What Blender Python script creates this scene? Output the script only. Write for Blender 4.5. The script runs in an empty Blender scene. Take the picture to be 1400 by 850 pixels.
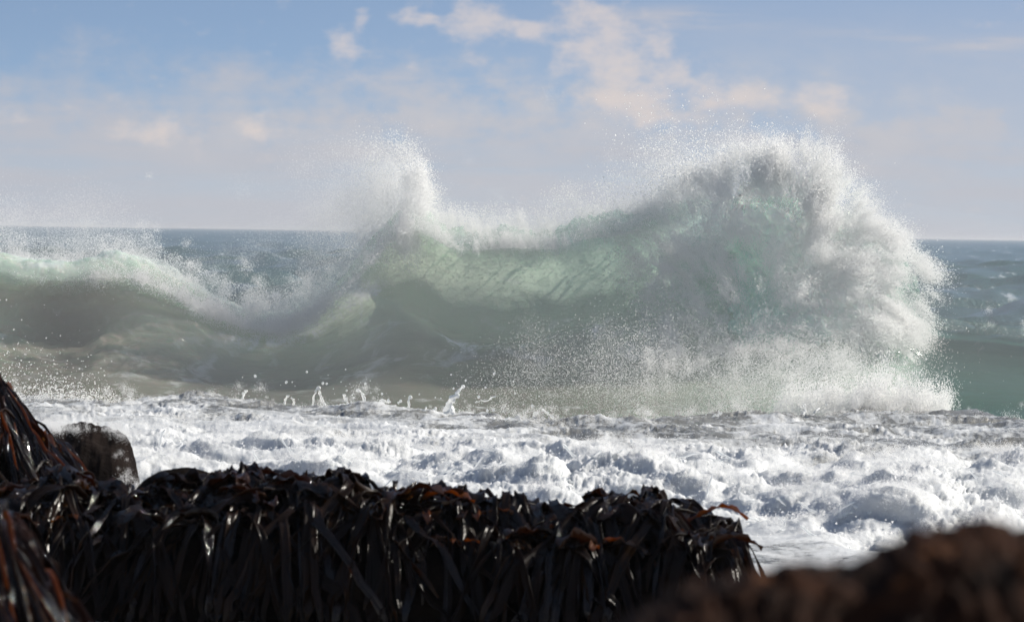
import bpy, math, random
import numpy as np
from mathutils import Vector, Matrix

scene = bpy.context.scene
col = scene.collection
rng = np.random.default_rng(11)
random.seed(5)

# ------------------------------------------------------------------ camera
W0, H0 = 1400.0, 850.0
HFOV = math.radians(14.0)
F = (W0 / 2) / math.tan(HFOV / 2)
CAMZ = 2.5
PITCH = math.atan((425 - 318) / F)
ROLL = math.atan(20.0 / 1400.0)
cam = bpy.data.cameras.new("camera")
cam.lens = 18.0 / math.tan(HFOV / 2)
cam.sensor_width = 36.0
cam.clip_start = 0.1
cam.clip_end = 60000
cam.dof.use_dof = True
cam.dof.focus_distance = 55.0
cam.dof.aperture_fstop = 5.6
cam_o = bpy.data.objects.new("camera", cam)
col.objects.link(cam_o)
fwd = Vector((0, math.cos(PITCH), -math.sin(PITCH)))
right0 = Vector((1, 0, 0))
up0 = right0.cross(fwd)
right = right0 * math.cos(ROLL) + up0 * math.sin(ROLL)
# picture content turns clockwise (horizon lower on the right side)
up = right.cross(fwd)
M = Matrix((right, up, -fwd)).transposed().to_4x4()
M.translation = Vector((0, 0, CAMZ))
cam_o.matrix_world = M
scene.camera = cam_o
Rv, Uv, Fv = np.array(right), np.array(up), np.array(fwd)


def P(px, py, D):
    """point at distance D (along +Y) seen at photo pixel (px, py)"""
    px, py, D = np.broadcast_arrays(np.asarray(px, float), np.asarray(py, float), np.asarray(D, float))
    d = Fv + ((px - 700) / F)[..., None] * Rv + ((425 - py) / F)[..., None] * Uv
    return d * (D / d[..., 1])[..., None] + np.array([0, 0, CAMZ])


# ------------------------------------------------------------------ light
SUN_AZ, SUN_EL = math.radians(66), math.radians(35)
sun_dir = Vector((math.sin(SUN_AZ) * math.cos(SUN_EL), math.cos(SUN_AZ) * math.cos(SUN_EL), math.sin(SUN_EL)))
sl = bpy.data.lights.new("sun", 'SUN')
sl.energy = 5.0
sl.angle = math.radians(0.5)
sl.color = (1.0, 0.94, 0.84)
so = bpy.data.objects.new("sun", sl)
so.rotation_euler = (-sun_dir).to_track_quat('-Z', 'Y').to_euler()
col.objects.link(so)

scene.view_settings.view_transform = 'Standard'
scene.view_settings.look = 'None'
scene.view_settings.exposure = 0.27
scene.view_settings.gamma = 1.0
scene.render.engine = 'CYCLES'
cy = scene.cycles
cy.max_bounces = 20
cy.diffuse_bounces = 12
cy.glossy_bounces = 2
cy.transmission_bounces = 14
cy.transparent_max_bounces = 24
cy.sample_clamp_indirect = 8.0


# ------------------------------------------------------------------ node helpers
class NT:
    def __init__(self, tree):
        self.t = tree

    def node(self, kind, **kw):
        n = self.t.nodes.new(kind)
        for k, v in kw.items():
            setattr(n, k, v)
        return n

    def put(self, sock, v):
        if isinstance(v, bpy.types.NodeSocket):
            self.t.links.new(v, sock)
        elif v is not None:
            if hasattr(sock.default_value, '__len__') and not hasattr(v, '__len__'):
                v = [v] * len(sock.default_value)
            if hasattr(v, '__len__') and len(v) == 3 and len(sock.default_value) == 4:
                v = (*v, 1.0)
            sock.default_value = v

    def m(self, op, a, b=None, c=None, clamp=False):
        n = self.node('ShaderNodeMath', operation=op, use_clamp=clamp)
        for s, v in zip(n.inputs, (a, b, c)):
            self.put(s, v)
        return n.outputs[0]

    def vm(self, op, a, b=None):
        n = self.node('ShaderNodeVectorMath', operation=op)
        self.put(n.inputs[0], a)
        if b is not None:
            self.put(n.inputs[1], b)
        return n.outputs[0]

    def comb(self, x, y, z):
        n = self.node('ShaderNodeCombineXYZ')
        for s, v in zip(n.inputs, (x, y, z)):
            self.put(s, v)
        return n.outputs[0]

    def sep(self, v):
        n = self.node('ShaderNodeSeparateXYZ')
        self.put(n.inputs[0], v)
        return n.outputs

    def noise(self, vec, scale=1.0, detail=4, rough=0.55, dist=0.0, lac=2.0):
        n = self.node('ShaderNodeTexNoise')
        self.put(n.inputs['Vector'], vec)
        n.inputs['Scale'].default_value = scale
        n.inputs['Detail'].default_value = detail
        n.inputs['Roughness'].default_value = rough
        n.inputs['Lacunarity'].default_value = lac
        n.inputs['Distortion'].default_value = dist
        return n.outputs[0]

    def ramp(self, v, lo, hi, a=0.0, b=1.0, smooth=True):
        n = self.node('ShaderNodeMapRange')
        n.interpolation_type = 'SMOOTHSTEP' if smooth else 'LINEAR'
        n.clamp = True
        for s, x in zip(n.inputs, (v, lo, hi, a, b)):
            self.put(s, x)
        return n.outputs[0]

    def mix(self, f, a, b):
        n = self.node('ShaderNodeMix', data_type='RGBA')
        self.put(n.inputs[0], f)
        self.put(n.inputs[6], a)
        self.put(n.inputs[7], b)
        return n.outputs[2]

    def attr(self, name):
        n = self.node('ShaderNodeAttribute', attribute_name=name)
        return n.outputs['Fac']

    def mapped(self, vec, scale):
        return self.vm('MULTIPLY', vec, scale)


def new_mat(name):
    m = bpy.data.materials.new(name)
    m.use_nodes = True
    m.node_tree.nodes.clear()
    t = NT(m.node_tree)
    out = t.node('ShaderNodeOutputMaterial')
    return m, t, out


# ------------------------------------------------------------------ sky
world = bpy.data.worlds.new("World")
scene.world = world
world.use_nodes = True
world.node_tree.nodes.clear()
t = NT(world.node_tree)
wout = t.node('ShaderNodeOutputWorld')
bg = t.node('ShaderNodeBackground')
bg.inputs['Strength'].default_value = 0.098
t.t.links.new(bg.outputs[0], wout.inputs[0])
sky = t.node('ShaderNodeTexSky')
sky.sky_type = 'NISHITA'
sky.sun_disc = False
sky.sun_elevation = SUN_EL
sky.sun_rotation = SUN_AZ
sky.air_density = 1.0
sky.dust_density = 0.6
sky.ozone_density = 2.0
gen = t.node('ShaderNodeTexCoord').outputs['Generated']
x, y, z = t.sep(gen)
# look the clear sky up a little higher, so that the blue starts lower over the sea
zz = t.m('ADD', t.m('MULTIPLY', t.m('MAXIMUM', z, 0.0), 4.0), 0.10)
t.t.links.new(t.vm('NORMALIZE', t.comb(x, y, zz)), sky.inputs['Vector'])
skyc = sky.outputs[0]
# azimuth / elevation, in degrees (azimuth 0 = straight out to sea)
DEG = 180 / math.pi
az = t.m('MULTIPLY', t.m('ARCTAN2', x, y), DEG)
el = t.m('MULTIPLY', t.m('ARCSINE', z), DEG)
PXD = F * math.pi / 180          # photo pixels per degree


def AZ(px): return (px - 700) / PXD
def EL(py, px=700): return (318 + (px - 700) * 20 / 1400 - py) / PXD


sv = t.comb(az, t.m('MULTIPLY', el, 1.5), 0.0)
n1 = t.noise(sv, 1.1, 8, 0.58)
n2 = t.noise(t.vm('ADD', sv, (13.0, 5.0, 2.0)), 2.4, 5, 0.55)
n3 = t.noise(t.vm('MULTIPLY', sv, (0.22, 1.3, 1.0)), 1.3, 6, 0.55)


def blob(px, py, rx, ry):
    a = t.m('DIVIDE', t.m('SUBTRACT', az, AZ(px)), rx / PXD)
    b = t.m('DIVIDE', t.m('SUBTRACT', el, EL(py, px)), ry / PXD)
    r = t.m('ADD', t.m('MULTIPLY', a, a), t.m('MULTIPLY', b, b))
    return t.m('POWER', 2.718, t.m('MULTIPLY', r, -1.0))


def total(vals):
    s = vals[0]
    for v in vals[1:]:
        s = t.m('ADD', s, v)
    return s


# low bank of pale haze and cloud over the sea
bank_top = t.m('ADD', t.m('MULTIPLY', t.m('SUBTRACT', n1, 0.5), 3.0), 2.15)
bank = t.ramp(t.m('SUBTRACT', bank_top, el), -0.55, 0.95, 0.0, 0.84)
rightveil = t.m('MULTIPLY', t.ramp(az, -4.0, 7.0, 0.0, 0.62), t.ramp(el, 4.5, 1.0))
bank = t.m('MULTIPLY', bank, t.ramp(n3, 0.30, 0.62, 0.62, 1.0))
bank = t.m('MAXIMUM', bank, rightveil)
base = t.mix(bank, skyc, (4.5, 4.42, 4.75))
low = t.ramp(el, 0.0, 1.0, 1.0, 0.0)
base = t.mix(t.m('MULTIPLY', low, 0.45), base, (4.1, 4.3, 5.0))
veil = t.m('MULTIPLY', total([blob(760, 150, 260, 60), blob(430, 190, 200, 50), blob(1150, 170, 250, 90)]), t.ramp(n1, 0.35, 0.65))
base = t.mix(t.m('MULTIPLY', veil, 0.5), base, (5.1, 5.0, 5.2))
# wisps
wisp = t.m('MULTIPLY', total([blob(930, 28, 110, 16), blob(1290, 55, 160, 22), blob(620, 105, 130, 14)]),
           t.ramp(n3, 0.38, 0.62))
base = t.mix(t.m('MULTIPLY', wisp, 0.6), base, (5.5, 5.0, 4.9))
# lit cumulus towers
cum = total([blob(632, 25, 30, 42), blob(672, 40, 34, 22), blob(715, 42, 34, 16), blob(800, 25, 50, 30),
             blob(835, 60, 50, 34), blob(890, 100, 45, 50), blob(905, 140, 60, 40), blob(830, 110, 70, 45),
             blob(762, 72, 16, 12), blob(557, 22, 20, 18), blob(490, 25, 12, 16), blob(560, 90, 14, 10),
             blob(470, 65, 26, 26), blob(1010, 130, 90, 26), blob(1130, 140, 40, 26), blob(590, 28, 26, 8),
             blob(20, 160, 34, 14), blob(215, 180, 60, 22), blob(345, 175, 40, 25)])
cum = t.m('MINIMUM', cum, 1.0)
edge = t.m('ADD', cum, t.m('MULTIPLY', t.m('SUBTRACT', n2, 0.5), 2.5))
cumf = t.ramp(edge, 0.20, 1.45)
base = t.mix(t.m('MULTIPLY', cumf, 0.60), base, (6.9, 5.9, 5.35))
base = t.mix(0.10, base, (4.3, 4.4, 4.6))
t.t.links.new(base, bg.inputs['Color'])

# ------------------------------------------------------------------ numpy noise
_perm = rng.permutation(256)
_perm = np.concatenate([_perm, _perm, _perm]).astype(np.int32)
_g = rng.normal(size=(256, 3)).astype(np.float32)
_g /= np.linalg.norm(_g, axis=1)[:, None]


def perlin(p):
    p = np.asarray(p, np.float32)
    i = np.floor(p).astype(np.int32)
    f = p - i
    i &= 255
    u = f * f * f * (f * (f * 6 - 15) + 10)
    res = 0
    for dx in (0, 1):
        wx = u[..., 0] if dx else 1 - u[..., 0]
        hx = _perm[i[..., 0] + dx]
        for dy in (0, 1):
            wy = u[..., 1] if dy else 1 - u[..., 1]
            hy = _perm[hx + i[..., 1] + dy]
            for dz in (0, 1):
                wz = u[..., 2] if dz else 1 - u[..., 2]
                g = _g[_perm[hy + i[..., 2] + dz]]
                d = g[..., 0] * (f[..., 0] - dx) + g[..., 1] * (f[..., 1] - dy) + g[..., 2] * (f[..., 2] - dz)
                res = res + d * wx * wy * wz
    return res * 1.6


def fbm(p, oct=4, gain=0.5, lac=2.03, kind=0):
    a, s, n = 1.0, 0.0, 0.0
    p = np.asarray(p, np.float32)
    for k in range(oct):
        v = perlin(p + 17.3 * k)
        if kind == 1:
            v = 1 - 2 * np.abs(v)          # ridged
        elif kind == 2:
            v = 2 * np.abs(v) - 0.6        # puffy
        s = s + a * v
        n += a
        a *= gain
        p = p * lac
    return s / n


def smooth(a, b, x):
    u = np.clip((x - a) / (b - a), 0, 1)
    return u * u * (3 - 2 * u)


def curve(xs, ys, x, sig=None):
    """smooth interpolation of key points"""
    xs, ys = np.asarray(xs, float), np.asarray(ys, float)
    dense = np.linspace(xs[0], xs[-1], 1500)
    v = np.interp(dense, xs, ys)
    if sig:
        k = max(1, int(sig / (dense[1] - dense[0])))
        ker = np.exp(-0.5 * (np.arange(-3 * k, 3 * k + 1) / k) ** 2)
        ker /= ker.sum()
        v = np.convolve(np.pad(v, 3 * k, mode='edge'), ker, mode='valid')
    return np.interp(x, dense, v)


# ------------------------------------------------------------------ mesh helpers
def raw_mesh(name, verts, faces, smooth_shade=True, attrs=None):
    verts = np.ascontiguousarray(verts, np.float32).reshape(-1, 3)
    faces = np.ascontiguousarray(faces, np.int32)
    n, k = faces.shape
    me = bpy.data.meshes.new(name)
    me.vertices.add(len(verts))
    me.vertices.foreach_set('co', verts.ravel())
    me.loops.add(n * k)
    me.loops.foreach_set('vertex_index', faces.ravel())
    me.polygons.add(n)
    me.polygons.foreach_set('loop_start', np.arange(0, n * k, k, dtype=np.int32))
    me.polygons.foreach_set('use_smooth', np.full(n, smooth_shade))
    me.update(calc_edges=True)
    for an, av in (attrs or {}).items():
        a = me.attributes.new(an, 'FLOAT', 'POINT')
        a.data.foreach_set('value', np.ascontiguousarray(av, np.float32).ravel())
    return me


def grid_faces(R, C, wrap_r=False, flip=False):
    r = np.arange(R if wrap_r else R - 1)[:, None]
    c = np.arange(C - 1)[None, :]
    r2 = (r + 1) % R
    f = np.stack(np.broadcast_arrays(r * C + c, r * C + c + 1, r2 * C + c + 1, r2 * C + c), -1).reshape(-1, 4)
    return f[:, ::-1] if flip else f


def link(name, me, mat, parent=None, **props):
    o = bpy.data.objects.new(name, me)
    if mat:
        me.materials.append(mat) if not me.materials else None
    col.objects.link(o)
    if parent is not None:
        o.parent = parent
    for k, v in props.items():
        o[k] = v
    return o


def thing(name, loc, label, category, group=None):
    o = bpy.data.objects.new(name, None)
    o.location = loc
    o.empty_display_size = 0.2
    col.objects.link(o)
    o['label'] = label
    o['category'] = category
    if group:
        o['group'] = group
    bpy.context.view_layer.update() if False else None
    return o


def grid_normals(V):
    du = np.gradient(V, axis=1)
    dv = np.gradient(V, axis=0)
    n = np.cross(du, dv)
    n /= np.linalg.norm(n, axis=-1, keepdims=True) + 1e-9
    return n


TET = np.array([[1, 1, 1], [1, -1, -1], [-1, 1, -1], [-1, -1, 1]], float) / math.sqrt(3)
OCT = np.array([[1, 0, 0], [-1, 0, 0], [0, 1, 0], [0, -1, 0], [0, 0, 1], [0, 0, -1]], float)
OCTF = np.array([[0, 2, 4], [2, 1, 4], [1, 3, 4], [3, 0, 4], [2, 0, 5], [1, 2, 5], [3, 1, 5], [0, 3, 5]])
TETF = np.array([[0, 1, 2], [0, 3, 1], [0, 2, 3], [1, 3, 2]])


def droplets(name, pts, rad, octa=False, stretch=None):
    n = len(pts)
    q = rng.normal(size=(n, 4))
    q /= np.linalg.norm(q, axis=1)[:, None]
    w, a, b, c = q.T
    R = np.stack([1 - 2 * (b * b + c * c), 2 * (a * b - c * w), 2 * (a * c + b * w),
                  2 * (a * b + c * w), 1 - 2 * (a * a + c * c), 2 * (b * c - a * w),
                  2 * (a * c - b * w), 2 * (b * c + a * w), 1 - 2 * (a * a + b * b)], -1).reshape(n, 3, 3)
    B, BF = (OCT, OCTF) if octa else (TET, TETF)
    v = np.einsum('nij,kj->nki', R, B) * np.asarray(rad)[:, None, None]
    v = v + np.asarray(pts)[:, None, :]
    f = (np.arange(n)[:, None, None] * len(B) + BF[None]).reshape(-1, 3)
    return raw_mesh(name, v.reshape(-1, 3), f, True)


# ------------------------------------------------------------------ materials
def mat_wave():
    m, t, out = new_mat("wave_water")
    pos = t.node('ShaderNodeNewGeometry').outputs['Position']
    foam_a, silt = t.attr('foam'), t.attr('silt')
    # lacy foam carried on the surface
    w = t.noise(t.mapped(pos, (1, 1, 1)), 1.3, 3, 0.5)
    warped = t.vm('ADD', t.mapped(pos, (1.0, 0.7, 1.2)), t.comb(w, t.m('MULTIPLY', w, 1.5), w))
    lace = t.noise(warped, 1.7, 7, 0.62, 0.4)
    fine = t.noise(pos, 30, 3, 0.6)
    g = t.m('ADD', t.m('MULTIPLY', t.m('SUBTRACT', lace, 0.5), 2.6), t.m('MULTIPLY', t.m('SUBTRACT', fine, 0.5), 0.9))
    f = t.ramp(t.m('ADD', foam_a, g), 0.45, 1.0)
    soft = t.m('MULTIPLY', t.ramp(t.m('ADD', t.attr('lace'), t.m('MULTIPLY', t.m('SUBTRACT', lace, 0.5), 3.2)), 0.42, 0.95), 0.42)
    f = t.m('MAXIMUM', f, soft)
    clean = (0.50, 0.68, 0.57)
    sandy = (0.58, 0.60, 0.45)
    colr = t.mix(t.attr('deep'), t.mix(silt, clean, sandy), (0.05, 0.125, 0.10))
    colr = t.mix(t.attr('trough'), colr, (0.20, 0.195, 0.16))
    p = t.node('ShaderNodeBsdfPrincipled')
    t.put(p.inputs['Base Color'], colr)
    p.inputs['Subsurface Weight'].default_value = 1.0
    p.inputs['Subsurface Radius'].default_value = (0.55, 1.0, 0.75)
    p.inputs['Subsurface Scale'].default_value = 0.55
    p.inputs['Subsurface Anisotropy'].default_value = 0.3
    p.inputs['Roughness'].default_value = 0.13
    p.inputs['IOR'].default_value = 1.33
    bn = t.noise(t.mapped(pos, (0.8, 1, 1)), 6, 5, 0.6)
    b = t.node('ShaderNodeBump')
    t.put(b.inputs['Strength'], t.attr('rough'))
    b.inputs['Distance'].default_value = 0.05
    t.put(b.inputs['Height'], t.m('ADD', bn, t.m('MULTIPLY', t.noise(t.mapped(pos, (0.8, 1, 1)), 24, 4, 0.65), 0.35)))
    t.put(p.inputs['Normal'], b.outputs[0])
    d = t.node('ShaderNodeBsdfPrincipled')
    t.put(d.inputs['Base Color'], (0.80, 0.82, 0.82))
    d.inputs['Roughness'].default_value = 0.7
    mx = t.node('ShaderNodeMixShader')
    t.put(mx.inputs[0], t.m('MULTIPLY', f, 0.93))
    # thin water and thin foam let daylight through from behind; the far wall of the body is clear from inside
    tl = t.node('ShaderNodeBsdfTranslucent')
    t.put(tl.inputs[0], t.mix(f, t.mix(t.attr('deep'), t.mix(silt, (0.58, 0.86, 0.73), (0.68, 0.74, 0.56)), (0.10, 0.30, 0.23)), (0.85, 0.87, 0.86)))
    t.put(tl.inputs['Normal'], b.outputs[0])
    thin = t.attr('thin')
    m1 = t.node('ShaderNodeMixShader')
    t.put(m1.inputs[0], thin)
    t.t.links.new(p.outputs[0], m1.inputs[1])
    t.t.links.new(tl.outputs[0], m1.inputs[2])
    gl = t.node('ShaderNodeBsdfGlossy')
    gl.inputs['Roughness'].default_value = 0.12
    t.put(gl.inputs['Normal'], b.outputs[0])
    fr = t.node('ShaderNodeFresnel')
    fr.inputs['IOR'].default_value = 1.33
    t.put(fr.inputs['Normal'], b.outputs[0])
    m2 = t.node('ShaderNodeMixShader')
    t.put(m2.inputs[0], t.m('MULTIPLY', fr.outputs[0], thin))
    t.t.links.new(m1.outputs[0], m2.inputs[1])
    t.t.links.new(gl.outputs[0], m2.inputs[2])
    t.t.links.new(m2.outputs[0], mx.inputs[1])
    m3 = t.node('ShaderNodeMixShader')
    m3.inputs[0].default_value = 0.22
    t.t.links.new(d.outputs[0], m3.inputs[1])
    t.t.links.new(tl.outputs[0], m3.inputs[2])
    t.t.links.new(m3.outputs[0], mx.inputs[2])
    m4 = t.node('ShaderNodeMixShader')
    t.put(m4.inputs[0], t.m('MAXIMUM', t.node('ShaderNodeNewGeometry').outputs['Backfacing'], t.attr('clear')))
    t.t.links.new(mx.outputs[0], m4.inputs[1])
    tp = t.node('ShaderNodeBsdfTransparent')
    t.put(tp.inputs[0], t.mix(t.node('ShaderNodeNewGeometry').outputs['Backfacing'], (0.82, 0.95, 0.90), (1, 1, 1)))
    t.t.links.new(tp.outputs[0], m4.inputs[2])
    t.t.links.new(m4.outputs[0], out.inputs[0])
    return m


def mat_sea():
    m, t, out = new_mat("sea_water")
    pos = t.node('ShaderNodeNewGeometry').outputs['Position']
    p = t.node('ShaderNodeBsdfPrincipled')
    n = t.noise(t.mapped(pos, (0.5, 0.18, 1)), 1.0, 6, 0.62)
    f = t.ramp(n, 0.60, 0.72, 0, 0.8)
    t.put(p.inputs['Base Color'], t.mix(f, (0.035, 0.105, 0.105), (0.75, 0.78, 0.8)))
    p.inputs['Roughness'].default_value = 0.20
    p.inputs['IOR'].default_value = 1.33
    b = t.node('ShaderNodeBump')
    b.inputs['Strength'].default_value = 1.0
    b.inputs['Distance'].default_value = 0.22
    t.put(b.inputs['Height'], t.noise(t.mapped(pos, (1.0, 0.6, 1)), 2.2, 6, 0.65))
    t.put(p.inputs['Normal'], b.outputs[0])
    t.t.links.new(p.outputs[0], out.inputs[0])
    return m


def mat_foam():
    m, t, out = new_mat("surf_foam")
    pos = t.node('ShaderNodeNewGeometry').outputs['Position']
    thin = t.attr('thin')
    n = t.noise(t.mapped(pos, (0.9, 0.55, 1.0)), 1.5, 7, 0.66, 0.6)
    n2 = t.noise(t.mapped(pos, (1.0, 0.5, 1.0)), 14, 4, 0.6, 0.3)
    v = t.m('ADD', t.m('ADD', n, t.m('MULTIPLY', t.m('SUBTRACT', n2, 0.5), 0.45)), t.m('MULTIPLY', thin, 0.30))
    f = t.ramp(v, 0.56, 0.80, 0, 1)
    dw = t.vm('ADD', t.mapped(pos, (1.0, 0.8, 1.0)), t.comb(t.m('MULTIPLY', n, 0.5), t.m('MULTIPLY', n2, 0.3), 0.0))
    vo = t.node('ShaderNodeTexVoronoi', feature='DISTANCE_TO_EDGE')
    vo.inputs['Scale'].default_value = 3.2
    t.put(vo.inputs['Vector'], dw)
    vo2 = t.node('ShaderNodeTexVoronoi', feature='DISTANCE_TO_EDGE')
    vo2.inputs['Scale'].default_value = 9.0
    t.put(vo2.inputs['Vector'], dw)
    web = t.m('MAXIMUM', t.ramp(vo.outputs[0], 0.05, 0.22), t.m('MULTIPLY', t.ramp(vo2.outputs[0], 0.06, 0.28), 0.7))
    f = t.m('MAXIMUM', f, t.m('MULTIPLY', t.m('MULTIPLY', web, t.ramp(n, 0.40, 0.58)), t.ramp(thin, 0.0, 0.5, 0.0, 0.62)))
    p = t.node('ShaderNodeBsdfPrincipled')
    t.put(p.inputs['Base Color'], t.mix(f, (0.64, 0.655, 0.66), (0.22, 0.215, 0.19)))
    t.put(p.inputs['Roughness'], t.ramp(f, 0, 1, 0.6, 0.2))
    p.inputs['Subsurface Weight'].default_value = 0.7
    p.inputs['Subsurface Radius'].default_value = (1, 1, 1)
    p.inputs['Subsurface Scale'].default_value = 0.07
    b = t.node('ShaderNodeBump')
    b.inputs['Strength'].default_value = 0.7
    b.inputs['Distance'].default_value = 0.03
    t.put(b.inputs['Height'], t.noise(pos, 22, 6, 0.7))
    t.put(p.inputs['Normal'], b.outputs[0])
    t.t.links.new(p.outputs[0], out.inputs[0])
    return m


def mat_spray(name, c=(0.99, 0.992, 0.99), trans=0.68):
    """scatters forward as much as back; the far wall of a drop is clear, so light passes through it"""
    m, t, out = new_mat(name)
    d = t.node('ShaderNodeBsdfDiffuse')
    t.put(d.inputs[0], c)
    tr = t.node('ShaderNodeBsdfTranslucent')
    t.put(tr.inputs[0], c)
    mx = t.node('ShaderNodeMixShader')
    mx.inputs[0].default_value = trans
    t.t.links.new(d.outputs[0], mx.inputs[1])
    t.t.links.new(tr.outputs[0], mx.inputs[2])
    cl = t.node('ShaderNodeBsdfTransparent')
    m2 = t.node('ShaderNodeMixShader')
    t.t.links.new(t.node('ShaderNodeNewGeometry').outputs['Backfacing'], m2.inputs[0])
    t.t.links.new(mx.outputs[0], m2.inputs[1])
    t.t.links.new(cl.outputs[0], m2.inputs[2])
    t.t.links.new(m2.outputs[0], out.inputs[0])
    return m


def mat_burst():
    m, t, out = new_mat("burst_foam")
    pos = t.node('ShaderNodeNewGeometry').outputs['Position']
    glass = t.attr('glassy')
    n = t.noise(t.mapped(pos, (1, 1, 0.8)), 3.5, 6, 0.6)
    g = t.ramp(t.m('ADD', glass, t.m('MULTIPLY', t.m('SUBTRACT', n, 0.5), 0.9)), 0.2, 0.9)
    p = t.node('ShaderNodeBsdfPrincipled')
    t.put(p.inputs['Base Color'], t.mix(g, (0.90, 0.92, 0.90), (0.52, 0.78, 0.67)))
    p.inputs['Subsurface Weight'].default_value = 1.0
    p.inputs['Subsurface Radius'].default_value = (0.6, 1.0, 0.85)
    p.inputs['Subsurface Scale'].default_value = 0.16
    p.inputs['Roughness'].default_value = 0.55
    b = t.node('ShaderNodeBump')
    b.inputs['Strength'].default_value = 0.35
    b.inputs['Distance'].default_value = 0.05
    t.put(b.inputs['Height'], t.noise(pos, 12, 6, 0.7))
    t.put(p.inputs['Normal'], b.outputs[0])
    tl = t.node('ShaderNodeBsdfTranslucent')
    t.put(tl.inputs[0], t.mix(g, (0.9, 0.92, 0.9), (0.56, 0.86, 0.73)))
    m1 = t.node('ShaderNodeMixShader')
    m1.inputs[0].default_value = 0.30
    t.t.links.new(p.outputs[0], m1.inputs[1])
    t.t.links.new(tl.outputs[0], m1.inputs[2])
    m4 = t.node('ShaderNodeMixShader')
    t.put(m4.inputs[0], t.node('ShaderNodeNewGeometry').outputs['Backfacing'])
    t.t.links.new(m1.outputs[0], m4.inputs[1])
    t.t.links.new(t.node('ShaderNodeBsdfTransparent').outputs[0], m4.inputs[2])
    t.t.links.new(m4.outputs[0], out.inputs[0])
    return m


def mat_kelp(name, a, b_, trans, rough=0.07, spec=0.7, bump=1.0):
    m, t, out = new_mat(name)
    pos = t.node('ShaderNodeNewGeometry').outputs['Position']
    n = t.noise(pos, 6, 4, 0.6)
    c = t.mix(t.ramp(n, 0.35, 0.65), a, b_)
    p = t.node('ShaderNodeBsdfPrincipled')
    t.put(p.inputs['Base Color'], c)
    p.inputs['Roughness'].default_value = rough
    p.inputs['Specular IOR Level'].default_value = spec
    p.inputs['IOR'].default_value = 1.42
    bb = t.node('ShaderNodeBump')
    bb.inputs['Strength'].default_value = bump
    bb.inputs['Distance'].default_value = 0.012
    t.put(bb.inputs['Height'], t.noise(pos, 35, 3, 0.6))
    t.put(p.inputs['Normal'], bb.outputs[0])
    tr = t.node('ShaderNodeBsdfTranslucent')
    t.put(tr.inputs[0], trans)
    mx = t.node('ShaderNodeMixShader')
    mx.inputs[0].default_value = 0.4
    t.t.links.new(p.outputs[0], mx.inputs[1])
    t.t.links.new(tr.outputs[0], mx.inputs[2])
    t.t.links.new(mx.outputs[0], out.inputs[0])
    return m


def mat_rock(name, a, b_, rough=0.35, sc=3.0, c=None, spec=0.12):
    m, t, out = new_mat(name)
    pos = t.node('ShaderNodeNewGeometry').outputs['Position']
    n = t.noise(pos, sc, 6, 0.62)
    cc = t.mix(t.ramp(n, 0.36, 0.64), a, b_)
    if c:
        cc = t.mix(t.ramp(t.noise(t.vm('ADD', pos, (4, 9, 1)), sc * 1.8, 5, 0.6), 0.6, 0.72), cc, c)
    p = t.node('ShaderNodeBsdfPrincipled')
    t.put(p.inputs['Base Color'], cc)
    p.inputs['Roughness'].default_value = rough
    p.inputs['Specular IOR Level'].default_value = spec
    bb = t.node('ShaderNodeBump')
    bb.inputs['Strength'].default_value = 0.8
    bb.inputs['Distance'].default_value = 0.03
    t.put(bb.inputs['Height'], t.noise(pos, sc * 6, 6, 0.7))
    t.put(p.inputs['Normal'], bb.outputs[0])
    t.t.links.new(p.outputs[0], out.inputs[0])
    return m


M_wave, M_sea, M_foam = mat_wave(), mat_sea(), mat_foam()
M_spray = mat_spray("spray_droplets")
M_burst = mat_burst()
M_splash = mat_spray("splash_water", (0.88, 0.9, 0.9), 0.35)
M_kelp = [mat_kelp("kelp_dark", (0.010, 0.006, 0.004), (0.022, 0.011, 0.005), (0.045, 0.013, 0.003)),
          mat_kelp("kelp_brown", (0.022, 0.010, 0.005), (0.04, 0.016, 0.006), (0.15, 0.06, 0.014)),
          mat_kelp("kelp_amber", (0.05, 0.018, 0.006), (0.09, 0.03, 0.008), (0.52, 0.22, 0.04))]
M_hang = [mat_kelp("kelp_hanging_shaded", (0.008, 0.004, 0.002), (0.017, 0.008, 0.0035), (0.06, 0.02, 0.004), 0.28, 0.25, 0.3),  # darker, duller kelp: shade on the rock's front is put into the colour
          mat_kelp("kelp_hanging_brown_shaded", (0.014, 0.007, 0.003), (0.026, 0.012, 0.005), (0.12, 0.045, 0.010), 0.24, 0.35, 0.3)]
M_rock = mat_rock("wet_dark_rock", (0.006, 0.004, 0.003), (0.014, 0.009, 0.006), 0.9, spec=0.03)
M_rock_brown = mat_rock("brown_rock", (0.010, 0.004, 0.002), (0.060, 0.021, 0.008), 0.8, 9.0, (0.30, 0.115, 0.04))
M_rock_grey = mat_rock("wet_grey_rock", (0.008, 0.0055, 0.0045), (0.016, 0.011, 0.009), 0.9, 1.5, spec=0.04)

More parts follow.
